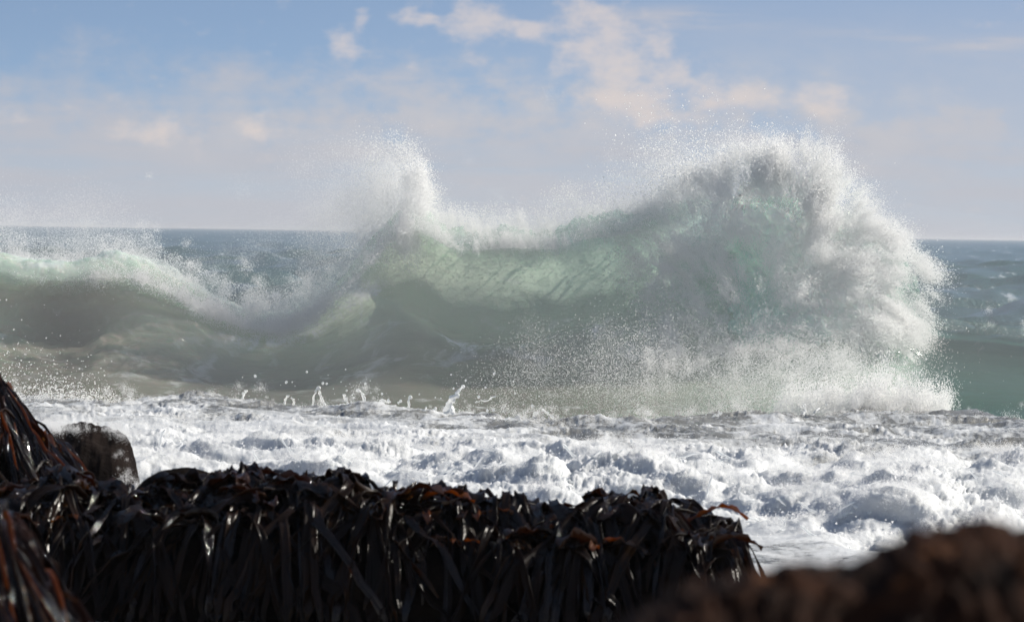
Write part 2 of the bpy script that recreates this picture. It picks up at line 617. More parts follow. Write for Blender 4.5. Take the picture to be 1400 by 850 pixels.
# ------------------------------------------------------------------ open sea
def build_sea():
    D = np.concatenate([np.geomspace(60, 400, 270), np.geomspace(404, 3000, 90), np.geomspace(3050, 40000, 30)])
    U = np.linspace(-0.20, 0.20, 380)
    DD, UU = np.meshgrid(D, U, indexing='ij')
    X, Y = DD * UU, DD.copy()
    Z = np.zeros_like(X)
    r = np.random.default_rng(3)
    for k in range(46):
        lam = 1.2 * (26 / 1.2) ** r.random()
        ang = math.radians(-95 + r.normal() * 32)
        amp = 0.0125 * lam ** 0.85 * (0.5 + r.random()) * 1.15
        kx, ky = math.cos(ang) * 2 * math.pi / lam, math.sin(ang) * 2 * math.pi / lam
        ph = r.random() * 6.28
        fade = 1 / (1 + (DD / (lam * 130)) ** 2)
        s = np.sin(kx * X + ky * Y + ph)
        Z += amp * fade * (2 * (0.5 + 0.5 * s) ** 1.6 - 0.9)
    Z += 0.05 * fbm(np.stack([X * 0.9, Y * 0.35, 0 * X], -1), 4) * (DD < 500)
    Z -= 2.2 * smooth(77, 67, DD)
    V = np.stack([X, Y, Z], -1)
    me = raw_mesh("sea", V, grid_faces(*X.shape))
    link("sea", me, M_sea, kind='structure', label='choppy teal open sea reaching the horizon behind the wave')


build_sea()

# ------------------------------------------------------------------ the breaking wave
DC = 62.5
CREST = ([-260, -100, 0, 60, 110, 150, 190, 230, 280, 330, 380, 420, 455, 490, 520, 545, 565, 590, 620, 660, 700, 760, 800, 850, 900, 950, 1000, 1060, 1120, 1170, 1210, 1240, 1262, 1300, 1350, 1400, 1500, 1660],
         [352, 350, 352, 364, 366, 358, 364, 380, 408, 428, 436, 428, 398, 362, 330, 306, 298, 308, 326, 326, 322, 326, 310, 306, 292, 282, 278, 278, 288, 312, 352, 398, 432, 442, 447, 456, 462, 466])


def crest_z(px):
    py = curve(*CREST, px, 9)
    return P(px, py, DC)[..., 2]


def profile(H, c, nA=330):
    """closed cross-section: a = metres towards the viewer from the crest, z"""
    o = np.ones_like(H)
    pts = [(22 * o, -0.9 * o), (19 * o, -0.25 * o), (14 * o, 0.0 * o), (9 * o, 0.02 * o), (6.2 * o, 0.05 * o), (4.4 * o, 0.05 + 0.06 * H), (3.0 * o, 0.17 * H),
           (2.0 * o, 0.30 * H), (1.30 - 0.2 * c, 0.46 * H), (0.95 - 0.35 * c, 0.63 * H), (0.82 - 0.2 * c, 0.78 * H),
           (0.80 + 0.20 * c, 0.90 * H), (0.72 + 0.36 * c, 0.975 * H), (0.45 + 0.25 * c, 1.015 * H), (0.10 + 0.1 * c, 1.0 * H), (-0.5 * o, 0.90 * H), (-1.4 * o, 0.68 * H), (-3 * o, 0.38 * H), (-6 * o, 0.05 * H), (-10 * o, -0.5 * o), (-12 * o, -2.0 * o),
           (5 * o, -2.2 * o)]
    pts = np.array(pts)                      # K,2,C
    K = len(pts)
    wts = np.array([2, 6, 12, 16, 26, 30, 30, 30, 26, 26, 24, 22, 18, 16, 14, 14, 12, 10, 6, 3, 3, 3])
    out, tt = [], []
    for k in range(K):
        p0, p1, p2, p3 = pts[(k - 1) % K], pts[k], pts[(k + 1) % K], pts[(k + 2) % K]
        n = wts[k]
        for j in range(n):
            u = j / n
            q = 0.5 * ((2 * p1) + (-p0 + p2) * u + (2 * p0 - 5 * p1 + 4 * p2 - p3) * u * u + (-p0 + 3 * p1 - 3 * p2 + p3) * u ** 3)
            if k >= K - 3:
                q = p1 * (1 - u) + p2 * u
            out.append(q)
            tt.append(k + u)
    return np.array(out), np.array(tt)      # R,2,C


def build_wave():
    root = thing('breaking_wave', (0, DC, 0), 'tall green wave rearing up and curling over with a bursting crest', 'wave')
    C = 860
    px = np.linspace(-260, 1660, C)
    H = crest_z(px)
    curl = curve([-260, 0, 60, 120, 200, 330, 450, 540, 700, 900, 1100, 1230, 1270, 1660],
                 [0.6, 0.7, 0.9, 0.7, 0.2, 0.0, 0.3, 0.9, 1.0, 0.9, 0.9, 0.4, 0.0, 0.0], px, 25)
    Q, tt = profile(H, curl)
    # the shoulder right of the burst and the left section trail a little
    X = (px - 700) / F * DC
    dc = DC + curve([-260, 0, 250, 420, 560, 900, 1240, 1400, 1660], [-0.8, -0.6, 0.2, 0.9, 0.2, 0.0, 0.0, 0.8, 1.4], px, 60)
    V = np.zeros((len(tt), C, 3))
    V[..., 0] = X[None, :]
    V[..., 1] = dc[None, :] - Q[:, 0]
    V[..., 2] = Q[:, 1]
    T = np.repeat(tt[:, None], C, 1)
    n = grid_normals(V)
    PX = np.repeat(px[None, :], len(tt), 0)
    rel = V[..., 2] / np.maximum(H[None, :], 0.3)
    face = smooth(5.0, 7.0, T) * smooth(17.5, 15.5, T)
    lip = smooth(10.4, 12.2, T) * smooth(17.0, 14.5, T) * (0.35 + 0.65 * smooth(1290, 1220, PX))
    # water drawn up the face, in long vertical strands, and rough glassy lumps at the lip
    arc = T * 0.22
    wob = fbm(np.stack([V[..., 0] * 0.8, arc * 2.0, 0 * T + 60], -1), 3)
    st = fbm(np.stack([V[..., 0] * 1.5 + T * 0.40 + 1.1 * wob, T * 0.55 - V[..., 0] * 0.25 + 0.8 * wob, 0 * T + 3], -1), 5, 0.6)
    hz = fbm(np.stack([V[..., 0] * 0.55 + 0.9 * arc, arc * 7, 0 * T + 9], -1), 4, 0.5)
    Vs = V.copy()
    Vs[..., 0] += 0.9 * V[..., 2] + 0.8 * fbm(V * 0.6 + 90, 2)
    Vs[..., 2] += 0.5 * fbm(V * 0.9 + 95, 2)
    vary = np.clip(0.75 + 1.2 * fbm(V * np.array([0.8, 0.8, 0.8]) + 99, 3), 0.15, 1.6)
    lump = vary * fbm(Vs * np.array([2.3, 2.6, 2.6]), 5, 0.6, kind=1)
    tiny = fbm(V * 7.0, 4, 0.6, kind=2)
    big = fbm(V * 0.7 + 5, 3)
    face = face * (1 - 0.75 * smooth(1230, 1290, PX))
    disp = face * (0.016 * st * smooth(6, 9, T) + 0.035 * hz + 0.10 * big)
    lip = lip * (0.2 + 0.8 * smooth(1290, 1220, PX))
    sharp = vary * fbm(Vs * np.array([4.6, 4.0, 4.6]) + 31, 5, 0.62, kind=1)
    # the cup of the curl: one arc from the dip on the left to the burst
    Tarc = curve([300, 430, 470, 510, 560, 620, 680, 760, 850, 900, 960, 1100], [13, 12.5, 11.4, 9.6, 8.3, 7.7, 7.5, 7.7, 8.5, 9.6, 11.5, 13], PX, 14)
    Tw = Tarc + 0.35 * fbm(np.stack([V[..., 0] * 1.2, 0 * T, 0 * T + 4], -1), 3)
    disp -= 0.22 * smooth(-0.5, 1.3, T - Tw) * smooth(12.6, 10.5, T) * smooth(440, 520, PX)
    disp += 0.05 * np.exp(-((T - Tw + 0.35) / 0.3) ** 2) * smooth(440, 520, PX)
    disp += face * smooth(1230, 1290, PX) * (0.03 * fbm(V * np.array([1.6, 2.2, 3.0]) + 44, 4, 0.6) + 0.012 * hz)
    lip = lip * (1 - 0.45 * smooth(560, 500, PX))
    disp += lip * (0.11 * lump + 0.05 * tiny + 0.09 * sharp)
    # tumbling left section: hollow mouth and ropy shoulder
    left = smooth(360, 220, PX)
    hollow = np.exp(-((PX - 100) / 70) ** 2 - ((T - 8.8) / 1.6) ** 2)
    disp -= 0.26 * hollow
    disp += left * face * 0.07 * fbm(V * np.array([1.5, 1.5, 2.0]) + 11, 4, 0.55, kind=1)
    puffs = smooth(835, 930, PX) * smooth(1262, 1215, PX) * smooth(6.2, 8.5, T) * smooth(16, 14, T)
    disp += puffs * (0.12 * fbm(V * np.array([1.3, 1.3, 1.3]) + 2, 3, 0.5, kind=2) + 0.09 * fbm(V * 3.0 + 3, 5, 0.58, kind=2))
    # broken shoulder running from the dip down to the left
    dipx = np.exp(-((PX - 400) / 80) ** 2)
    disp += dipx * lip * 0.10 * tiny
    V = V + n * disp[..., None]
    # flung lip teeth
    V[..., 2] += smooth(11.5, 13.5, T) * smooth(17, 14.5, T) * smooth(480, 540, PX) * smooth(1240, 1150, PX) * \
        (0.26 * fbm(np.stack([V[..., 0] * 3.6, 0 * T, 0 * T + 1], -1), 5, 0.65))
    # foam carried: crest and back of the lip, shoulder streaks, trough lace
    foam = 0.05 * lip * smooth(420, 500, PX) + 0.55 * smooth(12.6, 13.8, T) * smooth(19, 16.0, T) * smooth(1330, 1250, PX) * (0.55 + 0.45 * smooth(520, 440, PX))
    foam += 0.80 * smooth(490, 330, PX) * smooth(11.2, 12.8, T) * smooth(18, 15, T)
    foam += 0.30 * smooth(5.5, 4.0, T) * smooth(1290, 1200, PX) + 0.22 * smooth(900, 300, PX) * smooth(8.5, 6.0, T)
    dl = np.exp(-((PX - 420) / 110) ** 2 - ((T - 9.5 - (PX - 420) / 160) / 1.3) ** 2)
    foam += 0.75 * dl + 0.25 * np.exp(-((PX - 20) / 50) ** 2 - ((T - 8.0) / 1.2) ** 2)
    foam += 1.0 * smooth(1255, 1300, PX) * smooth(12.6, 13.4, T) * smooth(16, 14.8, T)
    foam += 0.72 * smooth(830, 940, PX) * smooth(1265, 1215, PX) * smooth(5.6, 8.6, T) * smooth(17, 14, T)
    foam += 0.42 * np.exp(-((T - Tw + 0.3) / 0.35) ** 2) * smooth(430, 480, PX) * smooth(960, 900, PX)
    foam -= 0.5 * smooth(1230, 1280, PX) * smooth(13, 11, T) + 0.4 * hollow
    silt = curve([-260, 0, 300, 600, 800, 950, 1100, 1250, 1400, 1660], [0.95, 0.9, 0.85, 0.72, 0.45, 0.15, 0.05, 0.0, 0.0, 0.0], PX, 40)
    silt = np.clip(silt + 0.25 * smooth(9, 5.5, T) * smooth(1250, 900, PX) + 0.35 * hollow - 0.3 * lip * smooth(400, 600, PX), 0, 1)
    me = raw_mesh('wave_face', V.reshape(-1, 3) - np.array([0, DC, 0]), grid_faces(len(tt), C, True),
                  attrs={'foam': foam, 'silt': silt, 'deep': smooth(1190, 1270, PX),
                         'lace': (0.42 * smooth(10.5, 8, T) * smooth(4.5, 6.5, T) + 0.25 * smooth(6.5, 4.5, T) + 0.2 * hollow) * smooth(1250, 1150, PX) * (0.55 + 0.45 * smooth(900, 500, PX)) - 0.5 * hollow,
                         'rough': 0.22 + 0.55 * smooth(10.2, 12.2, T) - 0.1 * smooth(1230, 1290, PX),
                         'clear': 0.58 * smooth(9.6, 11.6, T) * smooth(20, 18.5, T),
                         'thin': (0.06 + (0.34 + 0.12 * smooth(600, 850, PX)) * smooth(5.5, 10.0, T) * (1 - 0.30 * smooth(11, 13, T))) * (1 + 1.3 * smooth(1230, 1280, PX)) * (1 - 0.72 * smooth(520, 320, PX)) * smooth(3.5, 6.5, T) * smooth(20, 18, T) * (1 - 0.45 * smooth(1230, 1280, PX)) * (1 - 0.5 * hollow) + 0.12 * (T >= 20),
                         'trough': np.clip(smooth(9.2, 6.2, T) * (0.55 + 0.45 * smooth(1000, 700, PX)) * smooth(1290, 1180, PX) * 0.95 + 0.8 * hollow, 0, 1)})  # the hollow term paints the shade inside the curl's mouth into the water colour
    link('wave_face', me, M_wave, root)
    return root, V, px, dc, H


WAVE, WV, WPX, WDC, WH = build_wave()

# ------------------------------------------------------------------ bursting head of the wave
BURST = np.array([(862, 330), (900, 292), (925, 262), (950, 242), (985, 226), (1020, 214), (1060, 205), (1095, 206), (1122, 222),
                  (1140, 250), (1163, 276), (1190, 304), (1212, 330), (1243, 358), (1262, 384), (1258, 402), (1243, 420), (1250, 446),
                  (1240, 470), (1226, 486), (1190, 494), (1120, 500), (1040, 506), (960, 500), (905, 470), (880, 420), (862, 380)], float)


CORE = BURST.copy()
CORE[:, 0] = np.where(CORE[:, 0] < 1000, 1000 + (CORE[:, 0] - 1000) * 0.30, CORE[:, 0])


def poly_sd(px, py, poly):
    """signed distance (px), positive inside"""
    d = np.full(px.shape, 1e9)
    ins = np.zeros(px.shape, bool)
    n = len(poly)
    for i in range(n):
        a, b = poly[i], poly[(i + 1) % n]
        ab = b - a
        u = np.clip(((px - a[0]) * ab[0] + (py - a[1]) * ab[1]) / (ab @ ab), 0, 1)
        d = np.minimum(d, np.hypot(px - a[0] - u * ab[0], py - a[1] - u * ab[1]))
        cond = ((a[1] > py) != (b[1] > py)) & (px < (b[0] - a[0]) * (py - a[1]) / (b[1] - a[1] + 1e-12) + a[0])
        ins ^= cond
    return np.where(ins, d, -d)


def build_burst():
    # lumpy closed body: rings from the middle out to the outline, front and back
    K = 360
    seg = np.vstack([CORE, CORE[:1]])
    L = np.concatenate([[0], np.cumsum(np.hypot(*np.diff(seg, axis=0).T))])
    s = np.linspace(0, L[-1], K, endpoint=False)
    ox, oy = np.interp(s, L, seg[:, 0]), np.interp(s, L, seg[:, 1])
    cx, cy_ = 1110, 385
    rag = (10 + 26 * smooth(1040, 900, ox) + 16 * smooth(440, 500, oy)) * fbm(np.stack([s / 34, 0 * s, 0 * s], -1), 5, 0.6)
    rr = np.hypot(ox - cx, oy - cy_)
    k = (rr - 34 + rag) / rr
    ox, oy = cx + (ox - cx) * k, cy_ + (oy - cy_) * k
    R = 80
    rads = np.sin(np.linspace(0.002, 1, R) * math.pi / 2)
    rows = []
    for sgn in (1, -1):
        q = rads if sgn == 1 else rads[::-1][1:]
        px = cx + (ox - cx)[None, :] * q[:, None]
        py = cy_ + (oy - cy_)[None, :] * q[:, None]
        sd = np.maximum(poly_sd(px, py, CORE), 0)
        th = 0.85 * np.sqrt(np.clip(sd / 110, 0, 1) * (2 - np.clip(sd / 110, 0, 1)))
        lower = smooth(330, 500, py)
        zz_ = P(px, py, 61.5)[..., 2]
        rel_ = zz_ / np.maximum(crest_z(px.ravel()).reshape(px.shape), 0.5)
        face_ = DC - np.interp(rel_, [0.0, 0.17, 0.30, 0.46, 0.63, 0.78, 0.9, 0.97, 1.02, 1.1], [5.0, 3.0, 2.0, 1.15, 0.75, 0.75, 0.85, 0.85, 0.6, 0.5])
        D = face_ + 0.30 - 0.75 * th if sgn == 1 else np.maximum(face_, 61.6) + 0.35 + 0.4 * th
        rows.append(P(px, py, D))
    V = np.vstack(rows)
    V = np.concatenate([V, V[:, :1]], 1)
    n = grid_normals(V)
    big = fbm(V * np.array([1.1, 1.1, 1.1]), 3, 0.5, kind=2)
    puff = fbm(V * 2.6 + 3, 5, 0.55, kind=2)
    n[:4] = (0, -1, 0)
    n[-4:] = (0, 1, 0)
    c0 = V.mean((0, 1))
    n = np.where(((V - c0) * n).sum(-1, keepdims=True) < 0, -n, n)
    V = V + n * (0.22 * big + 0.11 * puff)[..., None]
    V[:, -1] = V[:, 0]
    pxg = 700 + V[..., 0] / V[..., 1] * F
    pyg = 318 + (CAMZ - V[..., 2]) / V[..., 1] * F + (pxg - 700) / 70
    gl = smooth(1150, 1000, pxg) * smooth(270, 340, pyg) * 0.8 + 0.55 * smooth(380, 470, pyg) * smooth(1235, 1150, pxg)
    me = raw_mesh('burst_head', V.reshape(-1, 3) - np.array([0, DC, 0]), grid_faces(V.shape[0], V.shape[1]), attrs={'glassy': gl})
    link('burst_head', me, M_burst, WAVE, label='white exploding head of the wave')


build_burst()

# ------------------------------------------------------------------ spray
def clumpy(pts, scale, lo, hi, seed=0):
    v = fbm(pts * scale + seed, 4, 0.55)
    keep = rng.random(len(pts)) < smooth(lo, hi, v)
    return keep


def spray_obj(name, pts, rad, label, octa=False):
    link(name, droplets(name, pts, rad, octa), M_spray, kind='stuff', label=label)
    print(name, len(pts))


def make_clump(n=360):
    p = rng.normal(size=(n, 3))
    p *= (0.4 + 0.6 * rng.random(n))[:, None]
    me = droplets('spray_clump', p, 0.026 + 0.075 * rng.random(n) ** 2)
    return link('spray_clump', me, M_spray, kind='stuff', label='loose knot of white droplets in the bursting spray')


CLUMP = make_clump()
MIST = make_clump(1300)
MIST.name = 'mist_knot'
MIST['label'] = 'faint knot of very fine droplets in the drifting mist'
mv = np.empty(len(MIST.data.vertices) * 3, np.float32)
MIST.data.vertices.foreach_get('co', mv)
mv = mv.reshape(-1, 4, 3)
mc = mv.mean(1, keepdims=True)
MIST.data.vertices.foreach_set('co', np.ascontiguousarray(mc + (mv - mc) * 0.22).ravel())
MIST.location = P(500, 300, 62.6)
MIST.scale = (0.25,) * 3
CLUMP.location = P(1130, 300, 61.4)
CLUMP.scale = (0.14,) * 3


def clump_obj(name, pts, scl, label, src=None, dirs=None, stretch=2.4):
    """many knots of droplets: instances on points, each turned and sized on its own"""
    n = len(pts)
    me = bpy.data.meshes.new(name)
    me.vertices.add(n)
    me.vertices.foreach_set('co', np.ascontiguousarray(pts, np.float32).ravel())
    turn = rng.uniform(0, 6.28, (n, 3))
    size = np.repeat(np.asarray(scl, float)[:, None], 3, 1)
    if dirs is not None:                       # drawn out along the way the water flies
        d = np.asarray(dirs, float) + rng.normal(size=(n, 3)) * 0.22
        d /= np.linalg.norm(d, axis=1)[:, None]
        turn = np.stack([0 * d[:, 0], np.arccos(np.clip(d[:, 2], -1, 1)), np.arctan2(d[:, 1], d[:, 0])], -1)
        size = size * np.array([0.75, 0.75, stretch])
    a = me.attributes.new('size', 'FLOAT_VECTOR', 'POINT')
    a.data.foreach_set('vector', np.ascontiguousarray(size, np.float32).ravel())
    a = me.attributes.new('turn', 'FLOAT_VECTOR', 'POINT')
    a.data.foreach_set('vector', np.ascontiguousarray(turn, np.float32).ravel())
    o = link(name, me, M_spray, kind='stuff', label=label)
    ng = bpy.data.node_groups.new(name, 'GeometryNodeTree')
    ng.interface.new_socket('Geometry', in_out='INPUT', socket_type='NodeSocketGeometry')
    ng.interface.new_socket('Geometry', in_out='OUTPUT', socket_type='NodeSocketGeometry')
    gi, go = ng.nodes.new('NodeGroupInput'), ng.nodes.new('NodeGroupOutput')
    oi = ng.nodes.new('GeometryNodeObjectInfo')
    oi.inputs['Object'].default_value = src or CLUMP
    oi.inputs['As Instance'].default_value = True
    ip = ng.nodes.new('GeometryNodeInstanceOnPoints')
    na = ng.nodes.new('GeometryNodeInputNamedAttribute')
    na.data_type = 'FLOAT_VECTOR'
    na.inputs['Name'].default_value = 'size'
    nb = ng.nodes.new('GeometryNodeInputNamedAttribute')
    nb.data_type = 'FLOAT_VECTOR'
    nb.inputs['Name'].default_value = 'turn'
    L = ng.links.new
    L(gi.outputs[0], ip.inputs['Points'])
    L(oi.outputs['Geometry'], ip.inputs['Instance'])
    L(na.outputs[0], ip.inputs['Scale'])
    L(nb.outputs[0], ip.inputs['Rotation'])
    L(ip.outputs[0], go.inputs[0])
    o.modifiers.new('spray', 'NODES').node_group = ng
    print(name, n, 'clumps')
    return o


def radii(n, lo=0.004, hi=0.02, p=3.0):
    return lo + (hi - lo) * rng.random(n) ** p


def fling(p):
    """outward from the root of the burst, drooping on its right flank"""
    c = P(1030, 470, 61.5)
    d = p - c
    d[:, 1] *= 0.4
    d /= np.linalg.norm(d, axis=1)[:, None]
    right_ = np.clip(d[:, 0], 0, 1) ** 2
    d[:, 2] -= 0.9 * right_
    return d


def build_spray():
    # 1. the burst: knots filling its body, denser to the right and along the top, and loose drops round it
    n = 26000
    px, py = rng.uniform(840, 1300, n), rng.uniform(160, 520, n)
    sd = poly_sd(px, py, BURST) + 9 + 8 * smooth(1080, 1180, px)
    rightness = smooth(1000, 1190, px + (400 - py) * 0.35)
    dens = smooth(-14, 16, sd) * (0.42 + 0.58 * rightness) * (0.36 + 0.64 * smooth(90, 20, sd)) * 0.95
    dens *= 1 - 0.75 * smooth(360, 470, py) * smooth(1220, 1120, px)
    k = rng.random(n) < dens
    px, py, sd = px[k], py[k], sd[k]
    th = 0.9 * np.sqrt(np.clip(sd / 110, 0, 1))
    D = 61.7 - th * (0.75 + 0.5 * rng.random(len(px))) - 0.9 * smooth(330, 500, py) * np.clip(sd / 60, 0, 1) + rng.normal(size=len(px)) * 0.12
    p = P(px, py, D)
    k = clumpy(p, 2.1, -0.18, 0.30, 4.0)
    p = p[k]
    clump_obj('burst_cloud', p, 0.032 + 0.075 * rng.random(len(p)) ** 1.5, 'dense white cloud of spray wrapped round the right head of the wave', dirs=fling(p))
    n = 380000
    px, py = rng.uniform(800, 1330, n), rng.uniform(120, 540, n)
    sd = poly_sd(px, py, BURST)
    upleft = smooth(1090, 900, px) * smooth(380, 240, py)
    dens = np.where(sd > 0, 0.35 * np.exp(-sd / 40), np.exp(sd / (9 + 22 * upleft)))
    k = rng.random(n) < dens
    p = P(px[k], py[k], 61.7 + rng.normal(size=k.sum()) * 0.5)
    k = clumpy(p, 2.2, -0.35, 0.25, 4.0)
    p = p[k]
    spray_obj('burst_spray', p, radii(len(p), 0.004, 0.018), 'single droplets flung out round the edge of the burst')
    # ragged knots along its left and lower seams
    n = 950
    px = np.concatenate([rng.normal(945, 40, n // 5), rng.uniform(880, 1185, n // 2)])
    py = np.concatenate([rng.uniform(300, 490, n // 5), rng.normal(486, 24, n // 2)])
    p = P(px, py, np.interp(py, [300, 430, 460, 500, 540], [61.2, 60.9, 60.4, 59.5, 58.4]) - 0.5 * rng.random(len(px)))
    k = clumpy(p, 1.9, -0.2, 0.3, 91.0)
    p = p[k]
    clump_obj('burst_seam', p, rng.uniform(0.03, 0.11, len(p)), 'ragged spray where the white burst meets the green face')
    # thin veil on the upper left of the burst
    n = 2600
    px, py = rng.uniform(835, 1060, n), rng.uniform(185, 345, n)
    sd = poly_sd(px, py, BURST)
    k = rng.random(n) < np.exp(-np.abs(sd - 4) / 26)
    k &= rng.random(n) < 0.55
    p = P(px[k], py[k], 62.0 + rng.normal(size=k.sum()) * 0.4)
    k = clumpy(p, 1.6, -0.25, 0.3, 71.0)
    p = p[k]
    clump_obj('burst_veil', p, rng.uniform(0.10, 0.22, len(p)), 'thin veil of spray trailing up and left from the burst', MIST)

    # 2. along the curling crest, mist blown back and up to the left
    n = 5200
    px = rng.uniform(430, 960, n)
    h = curve([430, 470, 500, 530, 560, 580, 600, 640, 700, 760, 800, 830, 870, 900, 960],
              [50, 56, 60, 50, 50, 44, 30, 24, 18, 22, 28, 20, 28, 40, 40], px, 8)
    cp = curve(*CREST, px, 9)
    e = rng.exponential(size=n) * 0.8
    py = cp + 8 - h * e * (0.6 + 0.9 * (fbm(np.stack([px / 30, 0 * px, 0 * px], -1), 3) + 0.4))
    px = px - e * e * 6
    p = P(px, py, DC - 0.95 + rng.normal(size=n) * 0.3 + 0.6 * e)
    k = clumpy(p, 2.0, -0.2, 0.35, 8.0) & (rng.random(n) < (0.6 / (0.6 + 0.5 * e)) * (0.12 + 0.75 * smooth(530, 575, px)) * (1 - 0.5 * smooth(840, 900, px)))
    p = p[k]
    clump_obj('crest_mist', p, rng.uniform(0.05, 0.15, len(p)), 'soft mist blown back off the curling crest', MIST)
    n = 90000
    px = rng.uniform(430, 960, n)
    h = np.interp(px, [430, 500, 560, 600, 700, 800, 870, 960], [34, 42, 40, 28, 22, 28, 30, 60])
    e = np.minimum(rng.exponential(size=n), 2.3 + 0.4 * rng.random(n))
    py = curve(*CREST, px, 9) + 16 - h * e * 0.9 * (0.8 + 0.4 * rng.random(n))
    px = px - e * e * 6
    p = P(px, py, DC - 1.05 + rng.normal(size=n) * 0.35 + 0.6 * e)
    k = clumpy(p, 2.0, -0.25, 0.4, 9.0)
    p = p[k]
    spray_obj('crest_spray', p, radii(len(p), 0.0035, 0.014), 'fine white droplets leaping off the curling crest')

    n = 1700
    px = rng.uniform(545, 930, n)
    e = np.minimum(rng.exponential(size=n), 2.6)
    p = P(px, curve(*CREST, px, 9) + 12 - 15 * e, DC - 1.15 + rng.normal(size=n) * 0.2 + 0.4 * e)
    k = clumpy(p, 2.8, -0.10, 0.30, 12.0)
    clump_obj('crest_fringe', p[k], 0.020 + 0.05 * rng.random(k.sum()) ** 1.5, 'ragged bright fringe of droplets along the curling crest', dirs=np.tile([-0.35, -0.1, 0.9], (int(k.sum()), 1)))

    # 3. plume standing on the peak of the left arm
    n = 320
    u = rng.random(n)
    py = 342 - 114 * u
    edge = curve([195, 215, 240, 260, 285, 310, 330], [552, 574, 590, 590, 586, 580, 575], py, 8)
    width = curve([195, 215, 240, 260, 285, 310, 330], [16, 18, 20, 24, 30, 36, 44], py, 8)
    px = edge - 4 - np.abs(rng.normal(size=n)) * width * (0.5 + 0.5 * rng.random(n))
    p = P(px, py, DC - 0.7 + rng.normal(size=n) * 0.22)
    k = clumpy(p, 2.4, -0.25, 0.25, 15.0) & (rng.random(n) < 1.05 - 0.45 * u)
    p = p[k]
    clump_obj('plume', p, rng.uniform(0.05, 0.11, len(p)), 'white plume of spray standing on the peak of the wave', dirs=np.tile([-0.2, 0, 1.0], (len(p), 1)))
    n = 20000
    u = rng.random(n)
    py = 330 - 138 * u + rng.normal(size=n) * (3 + 10 * u)
    u = u * (0.75 + 0.35 * rng.random(n))
    edge = curve([175, 215, 240, 260, 285, 310, 330], [552, 574, 594, 596, 592, 586, 580], py, 8)
    px = edge + 2 + rng.normal(size=n) * (3 + 9 * u) - np.abs(rng.normal(size=n)) * (16 + 24 * u)
    p = P(px, py, DC - 0.2 + rng.normal(size=n) * 0.25)
    k = clumpy(p, 2.4, -0.25, 0.3, 16.0)
    p = p[k]
    spray_obj('plume_spray', p, radii(len(p), 0.004, 0.015), 'single droplets thrown off the plume on the peak of the wave')
    n = 230
    px = 550 - np.abs(rng.normal(size=n)) * 58
    py = 305 + (px - 545) * -0.3 - 70 * rng.random(n) ** 0.7 - rng.normal(size=n) * 22
    p = P(px, py, DC + 0.3 + rng.normal(size=n) * 0.5)
    k = clumpy(p, 1.2, -0.3, 0.4, 25.0)
    p = p[k]
    clump_obj('drifting_mist', p, rng.uniform(0.12, 0.30, len(p)), 'thin mist drifting left of the white plume', MIST)

    # 4. left shoulder: foamy crest
    n = 5200
    px = rng.uniform(-200, 520, n)
    h = curve([-200, 0, 60, 120, 200, 260, 330, 400, 440, 480, 520], [18, 15, 12, 14, 20, 22, 20, 20, 24, 30, 30], px, 8)
    e = rng.exponential(size=n) * 0.8
    py = curve(*CREST, px, 9) + 10 - h * e
    p = P(px, py + 9, DC - 1.05 + rng.normal(size=n) * 0.3 + 0.55 * e)
    k = clumpy(p, 2.0, -0.15, 0.35, 33.0) & (rng.random(n) < 0.75 - 0.5 * smooth(400, 470, px))
    p = p[k]
    clump_obj('shoulder_froth', p, rng.uniform(0.04, 0.12, len(p)), 'white froth along the lower left crest')
    n = 60000
    px = rng.uniform(-200, 520, n)
    e = np.minimum(rng.exponential(size=n), 2.3 + 0.4 * rng.random(n))
    py = curve(*CREST, px, 9) + 16 - 22 * e
    p = P(px, py + 3, DC - 0.95 + rng.normal(size=n) * 0.35 + 0.5 * e)
    k = clumpy(p, 2.0, -0.3, 0.35, 34.0)
    p = p[k]
    spray_obj('shoulder_spray', p, radii(len(p), 0.004, 0.015), 'white droplets thrown up along the lower left crest')
    n = 420
    px = np.concatenate([rng.uniform(-150, 190, n // 2), rng.normal(425, 60, n // 2)])
    py = np.concatenate([352 - np.abs(rng.normal(size=n // 2)) * 34, 420 - np.abs(rng.normal(size=n // 2)) * 75])
    p = P(px, py, DC + 1.0 + rng.normal(size=n) * 0.7)
    k = clumpy(p * np.array([1, 1, 0.35]), 1.5, -0.25, 0.4, 41.0)
    p = p[k]
    clump_obj('drifting_mist', p, rng.uniform(0.12, 0.32, len(p)), 'thin mist hanging behind the lower left crest', MIST)

    # 5. falling spray in front of the burst, down to the foam
    n = 150000
    px = rng.normal(1010, 190, n)
    py = rng.uniform(400, 600, n)
    w = smooth(400, 560, py) * smooth(560, 900, px) * smooth(1300, 1240, px - (py - 520) * 0.5)
    k = rng.random(n) < w
    px, py = px[k], py[k]
    p = P(px, py, rng.uniform(54.5, 58.5, len(px)))
    k = clumpy(p * np.array([0.8, 0.8, 0.8]), 1.0, -0.75, 0.45, 52.0) & (p[:, 2] > 0.05)
    p = p[k]
    spray_obj('falling_spray', p, radii(len(p), 0.0016, 0.0042), 'speckled droplets raining down below the burst onto the foam')
    n = 200
    px = rng.normal(1020, 170, n)
    py = rng.uniform(430, 580, n)
    p = P(px, py, rng.uniform(55.5, 58.5, n))
    k = (p[:, 2] > 0.25) & (rng.random(n) < smooth(430, 530, py) * smooth(1270, 1200, px - (py - 500) * 0.4))
    p = p[k]
    clump_obj('falling_mist', p, rng.uniform(0.20, 0.45, len(p)), 'thin mist falling below the burst', MIST)
    # kicked up along the right foot of the burst
    n = 300
    px = rng.uniform(1060, 1295, n)
    py = 560 - np.abs(rng.exponential(size=n)) * curve([1030, 1150, 1220, 1260, 1300], [5, 8, 13, 9, 2], px, 8)
    p = P(px, py, 55 + rng.normal(size=n) * 0.3)
